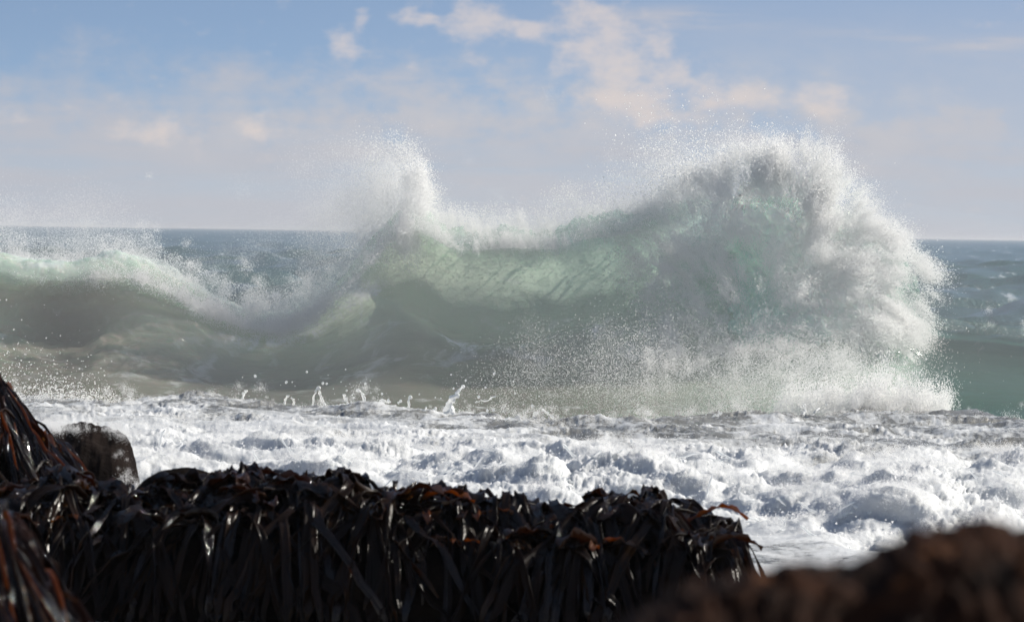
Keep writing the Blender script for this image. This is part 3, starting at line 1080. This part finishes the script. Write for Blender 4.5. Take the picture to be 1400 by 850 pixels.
    clump_obj('foot_spray', p, rng.uniform(0.04, 0.11, n), 'white spray kicked up at the right foot of the burst', dirs=np.tile([0.25, -0.2, 1.0], (n, 1)))

    n = 260
    px = rng.uniform(1262, 1480, n)
    p = P(px, curve(*CREST, px, 9) + 3 - 5 * rng.exponential(size=n), DC + 0.5)
    k = clumpy(p, 1.6, -0.1, 0.3, 83.0)
    clump_obj('swell_froth', p[k], rng.uniform(0.02, 0.06, k.sum()), 'broken line of froth along the green shoulder right of the burst')

    # 6. lower left, thrown up by the foam
    n = 16000
    px = rng.uniform(-120, 165, n)
    py = 556 - np.abs(rng.exponential(size=n)) * curve([-120, 0, 60, 120, 165], [30, 26, 22, 14, 5], px, 8)
    p = P(px, py, 53.5 + rng.normal(size=n) * 0.5)
    k = clumpy(p, 2.0, -0.3, 0.4, 61.0)
    p = p[k]
    spray_obj('surf_spray', p, radii(len(p), 0.004, 0.016), 'white droplets thrown up at the left end of the foam')


build_spray()

# ------------------------------------------------------------------ white water in front
def foam_edges(px):
    yb = curve([-300, 0, 100, 150, 240, 275, 330, 500, 600, 700, 800, 900, 1000, 1080, 1180, 1290, 1400, 1700],
               [520, 528, 543, 552, 546, 545, 548, 560, 564, 574, 584, 576, 556, 566, 552, 556, 576, 600], px, 12)
    yf = curve([-300, 0, 200, 400, 600, 800, 1000, 1100, 1200, 1300, 1400, 1700],
               [700, 690, 676, 690, 712, 712, 716, 724, 738, 728, 715, 700], px, 20)
    roll = (px - 700) / 70.0
    return 2.2 * F / (yb - 318 - roll), 2.45 * F / (yf - 318 - roll)


def foam_base(X, Y):
    px = 700 + X / Y * F
    Db, Df = foam_edges(px)
    wob = 0.9 * fbm(np.stack([X * 0.45, 0 * X, 0 * X + 2], -1), 3)
    Df = Df + wob
    rise = smooth(0, 1, (Y - Df) / 2.6)
    z = 0.03 + rise * (0.36 - 0.012 * (Y - Df).clip(0, 30))
    z -= 0.8 * smooth(-0.2, 1.8, Y - Db)
    return z, px, Db, Df


FOAM_U = np.concatenate([np.linspace(-0.27, -0.142, 36)[:-1], np.linspace(-0.142, 0.142, 790), np.linspace(0.142, 0.27, 36)[1:]])


def build_foam():
    D = 1 / np.linspace(1 / 23.5, 1 / 58.5, 500)
    U = FOAM_U
    DD, UU = np.meshgrid(D, U, indexing='ij')
    X, Y = UU * DD, DD
    z, px, Db, Df = foam_base(X, Y)
    s = Y - Df
    roll = smooth(-1.2, 0.3, s) * smooth(9, 2.5, s)       # the tumbling front
    mat = smooth(2.0, 7.0, s)
    pos = np.stack([X, Y, 0 * X], -1)
    # humps of the mat
    z = z + mat * 0.12 * fbm(pos * np.array([0.45, 0.35, 1]) + 3, 3) * smooth(3, 0, Y - Db)
    # crest lines in the mat
    rid = fbm(pos * np.array([0.5, 0.75, 1]) + 8, 3, 0.5, kind=1)
    z = z + mat * 0.10 * smooth(0.15, 0.8, rid) + 0.035 * fbm(pos * np.array([0.8, 0.9, 1]), 3)
    # single humps standing out of the mat, and a heave in front of the long rock
    for hx, hD, hh, wx_, wy_ in ((272, 53.2, 0.20, 0.30, 0.5), (300, 52.6, 0.12, 0.40, 0.5), (505, 50.5, 0.10, 0.35, 0.5), (800, 47.6, 0.16, 0.28, 0.5), (845, 47.3, 0.13, 0.40, 0.5),
                                 (1045, 49.2, 0.15, 0.25, 0.4), (1075, 49.4, 0.12, 0.22, 0.4), (1190, 50.5, 0.14, 0.55, 0.6), (1260, 52.5, 0.16, 0.60, 0.7),
                                 (1335, 44.0, 0.24, 0.22, 0.35), (615, 47.5, 0.16, 0.35, 0.5), (330, 25.3, 0.05, 0.35, 0.8)):
        xc = (hx - 700) / F * hD
        z = z + 0.65 * hh * (0.7 + 0.9 * fbm(pos * 2.2 + 70, 4, 0.6)) * np.exp(-((X - xc) / wx_) ** 2 - ((Y - hD) / wy_) ** 2)
    V = np.stack([X, Y, z], -1)
    n = grid_normals(V)
    n = np.where(n[..., 2:3] < 0, -n, n)
    n[..., 1] -= roll * 0.9
    n /= np.linalg.norm(n, axis=-1, keepdims=True)
    q = np.stack([X, Y, z * 1.5], -1)
    wx = np.stack([fbm(q * 1.3 + 40, 2), fbm(q * 1.3 + 50, 2), fbm(q * 1.3 + 60, 2)], -1)
    q = q + 0.35 * wx
    p0 = fbm(q * 0.55 + 77, 2)
    p1 = fbm(q * 1.1 + 1, 2, 0.5, kind=2)
    p2 = fbm(q * 3.0 + 2, 3, 0.55, kind=2)
    p3 = fbm(q * 9.0 + 5, 4, 0.6, kind=2)
    m2 = fbm(q * np.array([2.2, 2.6, 2]) + 7, 4, 0.5)
    m3 = fbm(q * np.array([8, 8, 8]) + 9, 3, 0.6, kind=1)
    patch = smooth(-0.15, 0.4, fbm(pos * 0.6 + 21, 2))
    disp = roll * (0.34 * p0 + 0.22 * p1 + 0.10 * p2 * (0.25 + 0.75 * patch) + 0.05 * p3 * (0.25 + 1.1 * patch)) + (1 - roll) * (0.045 * m2 + 0.020 * m3 * (0.3 + patch) + 0.02 * p2 * patch) * (0.4 + 0.6 * smooth(-2.5, 0, s))
    spk = fbm(q * 6.0 + 13, 4, 0.6, kind=1)
    V = V + n * disp[..., None]
    V[..., 2] += (0.4 * roll + mat * (0.15 + 0.5 * patch)) * 0.14 * np.clip(spk - 0.42, 0, 1) ** 1.3
    thin = (0.34 + 0.30 * smooth(700, 1200, px)) * mat + 0.35 * smooth(6, 1, Db - Y) * mat + 0.25 * smooth(-0.5, -2, s) - 0.45 * roll
    me = raw_mesh('white_water', V, grid_faces(*X.shape), attrs={'thin': thin})
    link('white_water', me, M_foam, kind='structure', label='churning white surf foam between the rocks and the wave')
    # whiskers and beads tossed off the tumbling front
    k = np.flatnonzero((rng.random(V.shape[:2]) < (0.10 * roll + 0.008 * mat * patch)).ravel())
    b = V.reshape(-1, 3)[k]
    up_ = np.abs(rng.exponential(size=len(k))) * 0.035
    b = b + n.reshape(-1, 3)[k] * up_[:, None] + rng.normal(size=b.shape) * 0.012
    link('surf_droplets', droplets('surf_droplets', b, radii(len(b), 0.004, 0.016)), M_spray, kind='stuff',
         label='beads of water tossed off the tumbling front of the surf')
    print('surf droplets', len(b))
    nb = 700
    pe = rng.uniform(-40, 1480, nb)
    De = foam_edges(pe)[0] - rng.uniform(-0.2, 1.2, nb)
    xe = (pe - 700) / F * De
    ri = np.clip((1 / De - 1 / 23.5) / (1 / 58.5 - 1 / 23.5) * (V.shape[0] - 1), 0, V.shape[0] - 1).astype(int)
    ci = np.clip(np.searchsorted(FOAM_U, xe / De), 0, V.shape[1] - 1)
    be = V[ri, ci] + np.stack([0 * xe, 0 * xe, 0.07 * np.minimum(rng.exponential(size=nb), 2.5)], -1)
    ke = clumpy(be, 1.5, -0.1, 0.3, 120.0)
    clump_obj('edge_froth', be[ke], 0.02 + 0.05 * rng.random(ke.sum()) ** 2, 'broken froth tossed up along the far edge of the surf')
    k = np.flatnonzero((rng.random(V.shape[:2]) < 0.16 * roll * smooth(-0.3, 0.4, p1) + 0.006 * mat * patch).ravel())
    clump_obj('surf_froth', V.reshape(-1, 3)[k] + n.reshape(-1, 3)[k] * 0.01, 0.015 + 0.05 * rng.random(len(k)) ** 2,
              'soft froth flying off the tumbling front of the surf')
    return V


FOAM = build_foam()


def build_threads():
    """short strings and beads of water whipped up all over the surf"""
    n = 1100
    R, C = FOAM.shape[:2]
    px = rng.uniform(60, 1480, n)
    yy = rng.uniform(0, 1, n)
    Db, Df = foam_edges(px)
    D = np.where(rng.random(n) < 0.55, Df + rng.uniform(-0.6, 3.5, n), Df + (Db - Df) * yy)
    paths = []
    for i in range(n):
        r = int(np.clip((1 / D[i] - 1 / 23.5) / (1 / 58.5 - 1 / 23.5) * (R - 1), 0, R - 1))
        c = int(np.clip(np.searchsorted(FOAM_U, (px[i] - 700) / F), 0, C - 1))
        b = FOAM[r, c]
        L = (0.02 + 0.085 * rng.random() ** 3) * (1 if D[i] < Df[i] + 4 else 0.5)
        k = 7
        u = np.linspace(0, 1, k)
        d = rng.normal(size=3) * np.array([0.9, 0.5, 0.35]) + np.array([-0.15, 0, 0.6])
        bend = rng.normal(size=3) * 1.1
        p = b - np.array([0, 0, 0.02]) + L * (u[:, None] * d + (u ** 2)[:, None] * bend * np.array([1, 1, 0.5])) + rng.normal(size=(k, 3)) * 0.004
        w = (0.005 + 0.008 * rng.random()) * (1.5 - u) * (0.7 + 0.6 * rng.random(k))
        w[-2] *= 1.7
        w[-1] *= 0.3
        paths.append((p, w))
    v, f = tube_mesh(paths, 5)
    link('surf_threads', raw_mesh('surf_threads', v, f), M_splash, kind='stuff', label='fine threads of water whipped up all over the churning surf')
FG = FOAM.reshape(-1, 3)


def foam_z(x, y):
    i = np.argmin((FG[:, 0] - x) ** 2 + (FG[:, 1] - y) ** 2)
    return FG[i, 2]


# ------------------------------------------------------------------ splash fingers
def tube_mesh(paths, S=8):
    """paths: list of (points Nx3, radii N): closed tapered tubes with rounded ends"""
    vs, fs, off = [], [], 0
    for pts, rad in paths:
        pts, rad = np.asarray(pts, float), np.asarray(rad, float)
        tan = np.gradient(pts, axis=0)
        tan /= np.linalg.norm(tan, axis=1)[:, None] + 1e-9
        ref = np.array([0.13, 1.0, 0.21])
        a = np.cross(tan, ref)
        a /= np.linalg.norm(a, axis=1)[:, None] + 1e-9
        b = np.cross(tan, a)
        th = np.linspace(0, 2 * math.pi, S, endpoint=False)
        ring = pts[:, None] + rad[:, None, None] * (np.cos(th)[None, :, None] * a[:, None] + np.sin(th)[None, :, None] * b[:, None])
        N = len(pts)
        vs.append(ring.reshape(-1, 3))
        i = np.arange(N - 1)[:, None]
        j = np.arange(S)[None, :]
        f = np.stack(np.broadcast_arrays(i * S + j, i * S + (j + 1) % S, (i + 1) * S + (j + 1) % S, (i + 1) * S + j), -1).reshape(-1, 4)
        fs.append(f + off)
        off += N * S
    return np.vstack(vs), np.vstack(fs)


def px_path(keys, D, r0, r1, n=26, bead=0.0, wob=0.004, base=None):
    k = np.array(keys, float)
    u = np.linspace(0, 1, len(k))
    uu = np.linspace(0, 1, n)
    px, py = curve(u, k[:, 0], uu, 0.06), curve(u, k[:, 1], uu, 0.06)
    px[0], py[0], px[-1], py[-1] = *k[0], *k[-1]
    pts = P(px, py, D + 0.12 * np.sin(uu * 4 + r0 * 900))
    pts += wob * rng.normal(size=pts.shape)
    r = r0 + (r1 - r0) * uu ** 0.6
    r = r * (1 + 0.25 * np.sin(uu * 17 + rng.random() * 6) + 0.18 * np.sin(uu * 41 + rng.random() * 6)) * 0.85
    if bead:
        r = r + bead * np.exp(-((uu - 0.93) / 0.06) ** 2)
    r[-1] *= 0.15
    r[-2] *= 0.6
    return pts, r


SPLASH = [
    ('forked white splash finger on the far foam edge, two legs meeting in a bead', 53.0,
     [([(428, 556), (429, 542), (433, 533), (436, 529)], .016, .012, .022), ([(444, 554), (440, 545), (437, 538), (436, 530)], .022, .014, 0)]),
    ('thin white splash finger bending left, first of the close pair', 52.5,
     [([(480, 560), (474, 549), (470, 543), (472, 539)], .028, .010, .014)]),
    ('slim white splash finger leaning left, tallest of the close pair', 52.5,
     [([(505, 566), (501, 555), (497, 543), (493, 535), (488, 532)], .042, .010, .010)]),
    ('hooked white splash finger with its tip bent flat to the right', 51.5,
     [([(515, 574), (517, 560), (519, 551), (522, 546)], .055, .014, 0), ([(522, 546), (528, 549), (534, 549)], .014, .010, .008)]),
    ('tall thick white water jet curling over at its tip in mid foam', 49.5,
     [([(616, 600), (614, 580), (613, 563), (613, 553), (617, 545), (624, 540), (628, 541)], .12, .018, .018),
      ([(620, 600), (621, 580), (619, 566), (616, 556)], .08, .02, 0), ([(622, 538), (629, 532), (634, 527)], .014, .012, .012)]),
    ('floating thread of water with a kink, hanging in front of the brown trough', 50.5,
     [([(649, 550), (658, 547), (667, 549), (671, 543), (680, 541)], .008, .008, .006)]),
    ('small bent white splash finger right of the tall jet', 48.5,
     [([(660, 590), (667, 584), (668, 577), (667, 573)], .035, .009, .008)]),
    ('white splash loop arching over above a small ring of foam', 49.0,
     [([(732, 585), (730, 574), (731, 566), (736, 563)], .05, .014, 0), ([(741, 560), (748, 564), (757, 572)], .014, .012, .010)]),
    ('small white ring of water curling on the foam crest', 48.5,
     [([(757, 590), (757, 581), (763, 578), (770, 583), (766, 590), (760, 588)], .02, .014, 0)]),
    ('white peaked splash with a thin thread falling to the right', 47.0,
     [([(893, 612), (898, 600), (903, 590), (907, 590), (912, 606), (919, 622)], .05, .010, 0), ([(910, 610), (906, 598), (904, 589)], .05, .014, 0)]),
    ('pair of thin water threads bending right at the far foam edge', 50.0,
     [([(982, 592), (977, 582), (974, 571), (975, 568)], .018, .009, .008), ([(993, 592), (988, 580), (981, 570), (978, 568)], .014, .008, 0)]),
    ('tiny white finger flicked up well left of the forked splash', 53.4, [([(331, 546), (334, 538), (338, 534)], .020, .008, .008)]),
    ('low double curl of white water left of the forked splash', 53.0, [([(388, 552), (391, 544), (396, 541)], .022, .009, .008), ([(402, 553), (401, 546), (398, 543)], .016, .008, 0)]),
    ('crooked white finger between the hooked finger and the tall jet', 51.0, [([(556, 566), (560, 556), (558, 547), (563, 541)], .030, .009, .010)]),
    ('short stubby splash close on the left of the tall jet', 50.2, [([(588, 572), (592, 562), (596, 557)], .040, .012, .010), ([(582, 570), (580, 561), (583, 556)], .024, .009, .006)]),
    ('slanting white finger between the bent finger and the loop', 49.2, [([(700, 586), (706, 577), (714, 571)], .030, .008, .010)]),
    ('white flick of water at the foot of the burst', 52.0, [([(1096, 572), (1101, 560), (1099, 552)], .034, .010, .010), ([(1110, 572), (1114, 563), (1120, 558)], .024, .009, .008)]),
    ('thin upright white finger near the front of the foam', 43.0,
     [([(432, 612), (433, 605), (434, 600)], .016, .007, .005)]),
]
for label, D, strands in SPLASH:
    paths = [px_path(k, D, a, b, bead=bd) for k, a, b, bd in strands]
    ns = len(paths)
    tip = paths[0][0][-3]
    for q in range(9):
        o_ = tip + rng.normal(size=3) * np.array([0.13, 0.08, 0.12]) + np.array([0.02, 0, 0.04])
        r_ = 0.005 + 0.013 * rng.random() ** 2
        u_ = np.linspace(-1, 1, 6)
        paths.append((o_ + u_[:, None] * np.array([rng.normal() * 0.3, 0, 1]) * r_ * 1.2, r_ * np.sqrt(np.maximum(1 - u_ ** 2, 0.02))))
    c = np.array(paths[0][0][0])
    o = thing('splash', c, label, 'splash', 'fingers of water leaping off the foam')
    for q, pth in enumerate(paths):
        v, f = tube_mesh([pth])
        nm = 'water_bead' if ns <= q < ns + 9 else 'water_strand'
        link(nm, raw_mesh(nm, v - c, f), M_splash, o)
build_threads()

# ------------------------------------------------------------------ rocks
class Ridge:
    """a rock given by its skyline (px, py at distance D) and its depth"""
    def __init__(self, sky, D, hw, seed, p=2.6, amp=0.06, sig=6, zbase=-0.3, tail=1.0, nx=160, ny=60):
        sky = np.array(sky, float)
        self.D, self.hw, self.p, self.seed, self.amp, self.zb = D, hw, p, seed, amp, zbase
        pts = P(sky[:, 0], sky[:, 1], D)
        self.sx, self.sz = pts[:, 0], pts[:, 2]
        self.sig = sig / F * D
        self.nx, self.ny = nx, ny

    def top(self, x):
        return curve(self.sx, self.sz, x, self.sig)

    def h(self, x, y):
        u = np.clip(np.abs(y - self.D) / self.hw, 0, 1)
        z = self.zb + (self.top(x) - self.zb) * (1 - u ** self.p) ** (1 / self.p)
        q = np.stack([x, y, 0 * x + self.seed], -1)
        return z + self.amp * fbm(q * 2.5, 4, 0.55) * (u < 1)

    def build(self, name, mat, label, fine=0.02, fscale=9.0):
        x = np.linspace(self.sx[0], self.sx[-1], self.nx)
        th = np.linspace(0, math.pi, self.ny)
        y = self.D - self.hw * np.sign(np.cos(th)) * np.abs(np.cos(th)) ** (2 / self.p)
        XX, YY = np.meshgrid(x, y, indexing='ij')
        u = np.abs(YY - self.D) / self.hw
        Z = self.zb + (self.top(XX) - self.zb) * np.abs(np.sin(th))[None, :] ** (2 / self.p)
        Z = Z + self.amp * fbm(np.stack([XX, YY, 0 * XX + self.seed], -1) * 2.5, 4, 0.55)
        V = np.stack([XX, YY, Z], -1)
        n = grid_normals(V)
        n = np.where(n[..., 2:3] < 0, -n, n)
        V = V + n * (fine * fbm(V * fscale + self.seed, 4, 0.6, kind=2))[..., None]
        c = np.array([V[..., 0].mean(), self.D, 0.0])
        o = link(name, raw_mesh(name, V.reshape(-1, 3) - c, grid_faces(*XX.shape, flip=True)), mat, label=label, category='rock')
        o.location = c
        return o


R_main = Ridge([(-260, 700), (-60, 690), (0, 680), (40, 668), (100, 668), (150, 692), (200, 690), (260, 680), (330, 676), (400, 668), (440, 668), (520, 682), (600, 694),
                (690, 700), (760, 706), (800, 698), (900, 698), (950, 716), (985, 726), (1005, 735), (1022, 770), (1036, 850), (1040, 880)], 27.2, 1.15, 3.0, p=2.5, amp=0.12)
R_main.build('kelp_rock', M_rock, 'long low dark rock under hanging kelp in front of the surf')
R_left = Ridge([(-420, 440), (-200, 470), (-60, 500), (0, 535), (30, 575), (60, 612), (100, 652), (130, 690), (150, 760), (160, 840)], 30.2, 1.2, 7.0, p=2.6, amp=0.07)
R_left.build('kelp_rock', M_rock, 'steep dark rock with trailing kelp at the left edge, behind the long ledge')
R_low = Ridge([(-420, 560), (-200, 600), (-60, 660), (0, 720), (30, 765), (60, 815), (85, 850), (110, 900), (140, 960)], 15.5, 1.0, 12.0, p=2.4, amp=0.03)
R_low.build('kelp_rock', M_rock, 'low sloping rock under glistening brown strands in the lower left corner')
R_dark = Ridge([(-60, 600), (40, 590), (66, 585), (100, 584), (140, 587), (165, 592), (180, 604), (188, 640), (190, 720)], 36.0, 0.9, 17.0, p=2.0, amp=0.13, zbase=-0.4)
R_dark.build('wet_rock', M_rock_grey, 'smooth brown rock with water sheeting off it behind the left kelp')
R_dome = Ridge([(160, 740), (175, 685), (195, 656), (222, 641), (260, 638), (287, 645), (308, 664), (335, 700), (350, 760)], 29.6, 0.5, 23.0, p=2.2, amp=0.015, sig=5)
R_dome.build('boulder', M_rock, 'smooth dark rounded boulder standing behind the long kelp rock', 0.006)
R_near = Ridge([(700, 935), (780, 885), (840, 858), (880, 830), (930, 808), (985, 790), (1040, 780), (1090, 772), (1140, 778), (1190, 770), (1225, 752), (1250, 732), (1290, 727), (1330, 716),
                (1370, 722), (1420, 720), (1520, 708), (1700, 698)], 5.1, 0.5, 31.0, p=2.2, amp=0.012, sig=5, zbase=0.4, nx=220, ny=110)
R_near.build('brown_rock', M_rock_brown, 'rough rusty brown rock close by in the lower right, out of focus', 0.022, 22.0)

nw = 420
pw = np.concatenate([rng.normal(186, 13, nw // 2), rng.uniform(60, 200, nw // 2)])
qw = np.concatenate([rng.uniform(592, 690, nw // 2), 588 - rng.exponential(size=nw // 2) * 6 + (pw[nw // 2:] > 165) * 14])
ww = P(pw, qw, 35.0 + rng.normal(size=nw) * 0.15)
kw = clumpy(ww, 2.5, -0.2, 0.3, 140.0)
clump_obj('rock_wash', ww[kw], 0.012 + 0.035 * rng.random(kw.sum()) ** 2, 'white wash breaking round the smooth brown rock at the left')

# ------------------------------------------------------------------ kelp
def ribbon(path, side, width, ruff, phase, thick=0.004):
    """blade with arched, ruffled section and real thickness"""
    path = np.asarray(path)
    N = len(path)
    tan = np.gradient(path, axis=0)
    tan /= np.linalg.norm(tan, axis=1)[:, None] + 1e-9
    sd = side - (tan * side).sum(1)[:, None] * tan
    sd /= np.linalg.norm(sd, axis=1)[:, None] + 1e-9
    nr = np.cross(sd, tan)
    u = np.linspace(0, 1, N)
    w = width * np.clip(np.minimum(0.5 + u * 3.0, np.sqrt(np.maximum(1.005 - u, 0)) * 2.6), 0.1, 1)
    cols = [-1, -0.4, 0.4, 1]
    top = []
    for c in cols:
        r = ruff * np.sin(u * 19 + phase + 1.9 * c) * abs(c) - 0.22 * w * c * c
        top.append(path + sd * (w * c * 0.5)[:, None] + nr * r[:, None])
    top = np.stack(top, 1)
    bot = top - nr[:, None] * thick
    C = len(cols)
    ring = np.concatenate([top, bot[:, ::-1]], 1)       # N, 2C, 3
    K = 2 * C
    f = []
    i = np.arange(N - 1)[:, None]
    j = np.arange(K)[None, :]
    f = np.stack(np.broadcast_arrays(i * K + j, i * K + (j + 1) % K, (i + 1) * K + (j + 1) % K, (i + 1) * K + j), -1).reshape(-1, 4)
    caps = []
    for e in (0, (N - 1) * K):
        for q in range(C - 1):
            caps.append([e + q, e + q + 1, e + K - 2 - q, e + K - 1 - q])
    return ring.reshape(-1, 3), np.vstack([f, np.array(caps)])


def drape(rk, x, y, drift, length, lift, step=0.06, zmin=0.03):
    """path that runs over the rock and hangs down its front"""
    pts, z = [], None
    L = 0.0
    e = 0.02
    x0 = x
    while L < length:
        h = float(rk.h(np.array(x), np.array(y)))
        yf = rk.D - rk.hw * 0.97
        arch = lift * math.sin(min(1.0, L / (0.45 * length)) * math.pi) if L < 0.45 * length else 0.0
        if y <= yf or (z is not None and h < z - 2.5 * step):
            z = z - step
            y -= 0.004 * random.random()
            x += drift * 0.35 * step + 0.011 * math.sin(z * 9 + x0 * 40) + random.uniform(-1, 1) * 0.006
            pts.append((x, y - 0.02, z))
        else:
            z = h + 0.025
            pts.append((x, y, z + arch))
            y -= step * 0.75
            x += drift * step
        L += step
        if z < zmin:
            break
    return np.array(pts)


def kelp_plant(rk, x, y, label, group, nb, mats, wmul=1.0, drift=0.0, lift=(0.0, 0.1), lens=(0.6, 1.4), zmin=0.03, hold=True):
    base = np.array([x, y, float(rk.h(np.array(x), np.array(y)))])
    root = thing('kelp', base, label, 'kelp', group)
    if hold:
        sp = [base + np.array([0, 0, -0.03])]
        for k in range(5):
            sp.append(base + np.array([random.uniform(-.01, .01), -0.018 * k, 0.012 * k]))
        sp = np.array(sp)
        v, f = tube_mesh([(sp, np.array([.030, .026, .020, .017, .014, .010]) * min(1.0, wmul))])
        link('stipe', raw_mesh('stipe', v - base, f), M_kelp[0], root)
    for k in range(nb):
        bx = x + random.gauss(0, 0.05)
        by = y + random.gauss(0, 0.06)
        pth = drape(rk, bx, by, drift + random.gauss(0, 0.38), random.uniform(*lens), random.uniform(*lift), zmin=zmin)
        if len(pth) < 5:
            continue
        pth += np.array([0, -1, 0.3]) * (k * 0.006)
        side = np.array([1, random.gauss(0, 0.55), random.gauss(0, 0.25)])
        v, f = ribbon(pth, side, wmul * random.uniform(0.022, 0.06) * random.choice((0.8, 1, 1.3, 2.0)), wmul * random.uniform(0.004, 0.018), random.random() * 6)
        link('blade', raw_mesh('blade', v - base, f), random.choice(mats), root)


def curl_plant(rk, x, y, label, group, nb, mats, size=1.0):
    """short crumpled blades standing on the rock top"""
    base = np.array([x, y, float(rk.h(np.array(x), np.array(y)))])
    root = thing('kelp', base, label, 'kelp', group)
    for k in range(nb):
        a = random.uniform(0, 2 * math.pi)
        ln = random.uniform(0.14, 0.38) * size
        hgt = random.uniform(0.02, 0.12) * size
        u = np.linspace(0, 1, 12)
        d = np.array([math.cos(a), math.sin(a) * 0.6 - 0.3, 0])
        p = base + d * (ln * u)[:, None]
        p[:, 2] += hgt * np.sin(u * 2.6) * 1.1 - 0.02
        p += 0.012 * size * np.sin(u * 9 + k)[:, None] * np.array([d[1], -d[0], 0.6])
        side = np.array([-d[1], d[0], random.gauss(0, 0.5)])
        mt = random.choice(mats)
        v, f = ribbon(p, side, size * random.uniform(0.03, 0.06 if mt is M_kelp[2] else 0.12), 0.014 * size, random.random() * 6)
        link('blade', raw_mesh('blade', v - base, f), mt, root)


def pxx(px, D): return (px - 700) / F * D


D0, B0, A0 = M_kelp
H0, H1 = M_hang


def where(px):
    """which stretch of the long rock a plant grows on"""
    for lim, txt in ((95, 'at its left end beside the steep rock'), (185, 'left of the rounded boulder'), (330, 'in front of the rounded boulder'),
                     (470, 'just right of the rounded boulder'), (590, 'left of the tall water jet'), (700, 'below the tall water jet'),
                     (820, 'on its dipped middle right stretch'), (930, 'before the smooth foam patch begins'), (2000, 'at its right tip beside the smooth foam')):
        if px < lim:
            return txt


g1 = 'kelp hanging over the long low rock'
for k in range(62):
    px_ = -60 + (k + random.random()) / 62 * 1080
    kelp_plant(R_main, pxx(px_, 27.0), 27.2 - random.uniform(-0.3, 0.85), 'dark kelp hanging from the long rock, ' + where(px_), g1 + ', ' + where(px_),
               8, [H0, H0, D0, H0, H1], lift=(0.0, 0.11))
g2 = 'crumpled kelp along the top of the long low rock'
for k in range(34):
    px_ = -30 + (k + random.random()) / 34 * 1000
    curl_plant(R_main, pxx(px_, 27.2), 27.2 - random.uniform(0.05, 0.85), 'crumpled glossy kelp atop the long rock, ' + where(px_), g2 + ', ' + where(px_),
               7, [D0, D0, B0, B0, A0], size=random.choice((0.6, 0.8, 1.0, 1.2)))
g3 = 'kelp trailing down the steep left rock'
for k in range(20):
    px_ = -60 + (k + random.random()) / 20 * 230
    kelp_plant(R_left, pxx(px_, 29.8), 30.2 - random.uniform(-0.5, 0.95), 'thin brown kelp strands trailing down the steep rock at the left edge', g3,
               11, [H0, D0, D0, B0, H1, B0, D0, A0], wmul=0.55, drift=0.6, lens=(0.8, 1.6))
g4 = 'kelp strands in the lower left corner'
for k in range(16):
    px_ = -60 + (k + random.random()) / 16 * 170
    kelp_plant(R_low, pxx(px_, 15.2), 15.5 - random.uniform(-0.3, 0.75), 'glistening brown kelp strands sloping over the low rock in the lower left corner', g4,
               11, [D0, B0, H1, B0, D0, A0], wmul=0.40, drift=0.6, lens=(0.6, 1.2), zmin=0.6)
vm, vt, vout = new_mat("wet_air")
sc_ = vt.node('ShaderNodeVolumePrincipled')
sc_.inputs['Color'].default_value = (0.97, 0.98, 1.0, 1)
sc_.inputs['Density'].default_value = 0.045
sc_.inputs['Anisotropy'].default_value = 0.35
vt.t.links.new(sc_.outputs[0], vout.inputs['Volume'])
th_, ph_ = np.meshgrid(np.linspace(0.001, math.pi - 0.001, 24), np.linspace(0, 2 * math.pi, 49), indexing='ij')
vv = np.stack([11 * np.sin(th_) * np.cos(ph_), 3.6 * np.sin(th_) * np.sin(ph_), 2.3 * np.cos(th_)], -1)
ho = link('spray_haze', raw_mesh('spray_haze', vv, grid_faces(24, 49, flip=True)), vm, kind='stuff', label='pale veil of wet air hanging round the breaking wave')
ho.location = (-0.5, 59.0, 1.1)
hm, ht, hout = new_mat("sea_air")
hv = ht.node('ShaderNodeVolumePrincipled')
hv.inputs['Color'].default_value = (0.94, 0.96, 1.0, 1)
hv.inputs['Density'].default_value = 7e-5
hv.inputs['Anisotropy'].default_value = 0.2
ht.t.links.new(hv.outputs[0], hout.inputs['Volume'])
x0, x1, y0, y1, z0, z1 = -9000, 9000, -200, 41000, -4.0, 9.0
hb = np.array([[x, y, z] for x in (x0, x1) for y in (y0, y1) for z in (z0, z1)], float)
link('haze', raw_mesh('haze', hb, np.array([[0, 1, 3, 2], [4, 6, 7, 5], [0, 4, 5, 1], [2, 3, 7, 6], [0, 2, 6, 4], [1, 5, 7, 3]]), False), hm,
     kind='stuff', label='thin sea air that pales the far water')
print('objects', len(bpy.data.objects), 'tris', sum(sum(len(p.vertices) - 2 for p in o.data.polygons) if len(o.data.polygons) < 2000 else len(o.data.loops) - 2 * len(o.data.polygons) for o in bpy.data.objects if o.type == 'MESH'))
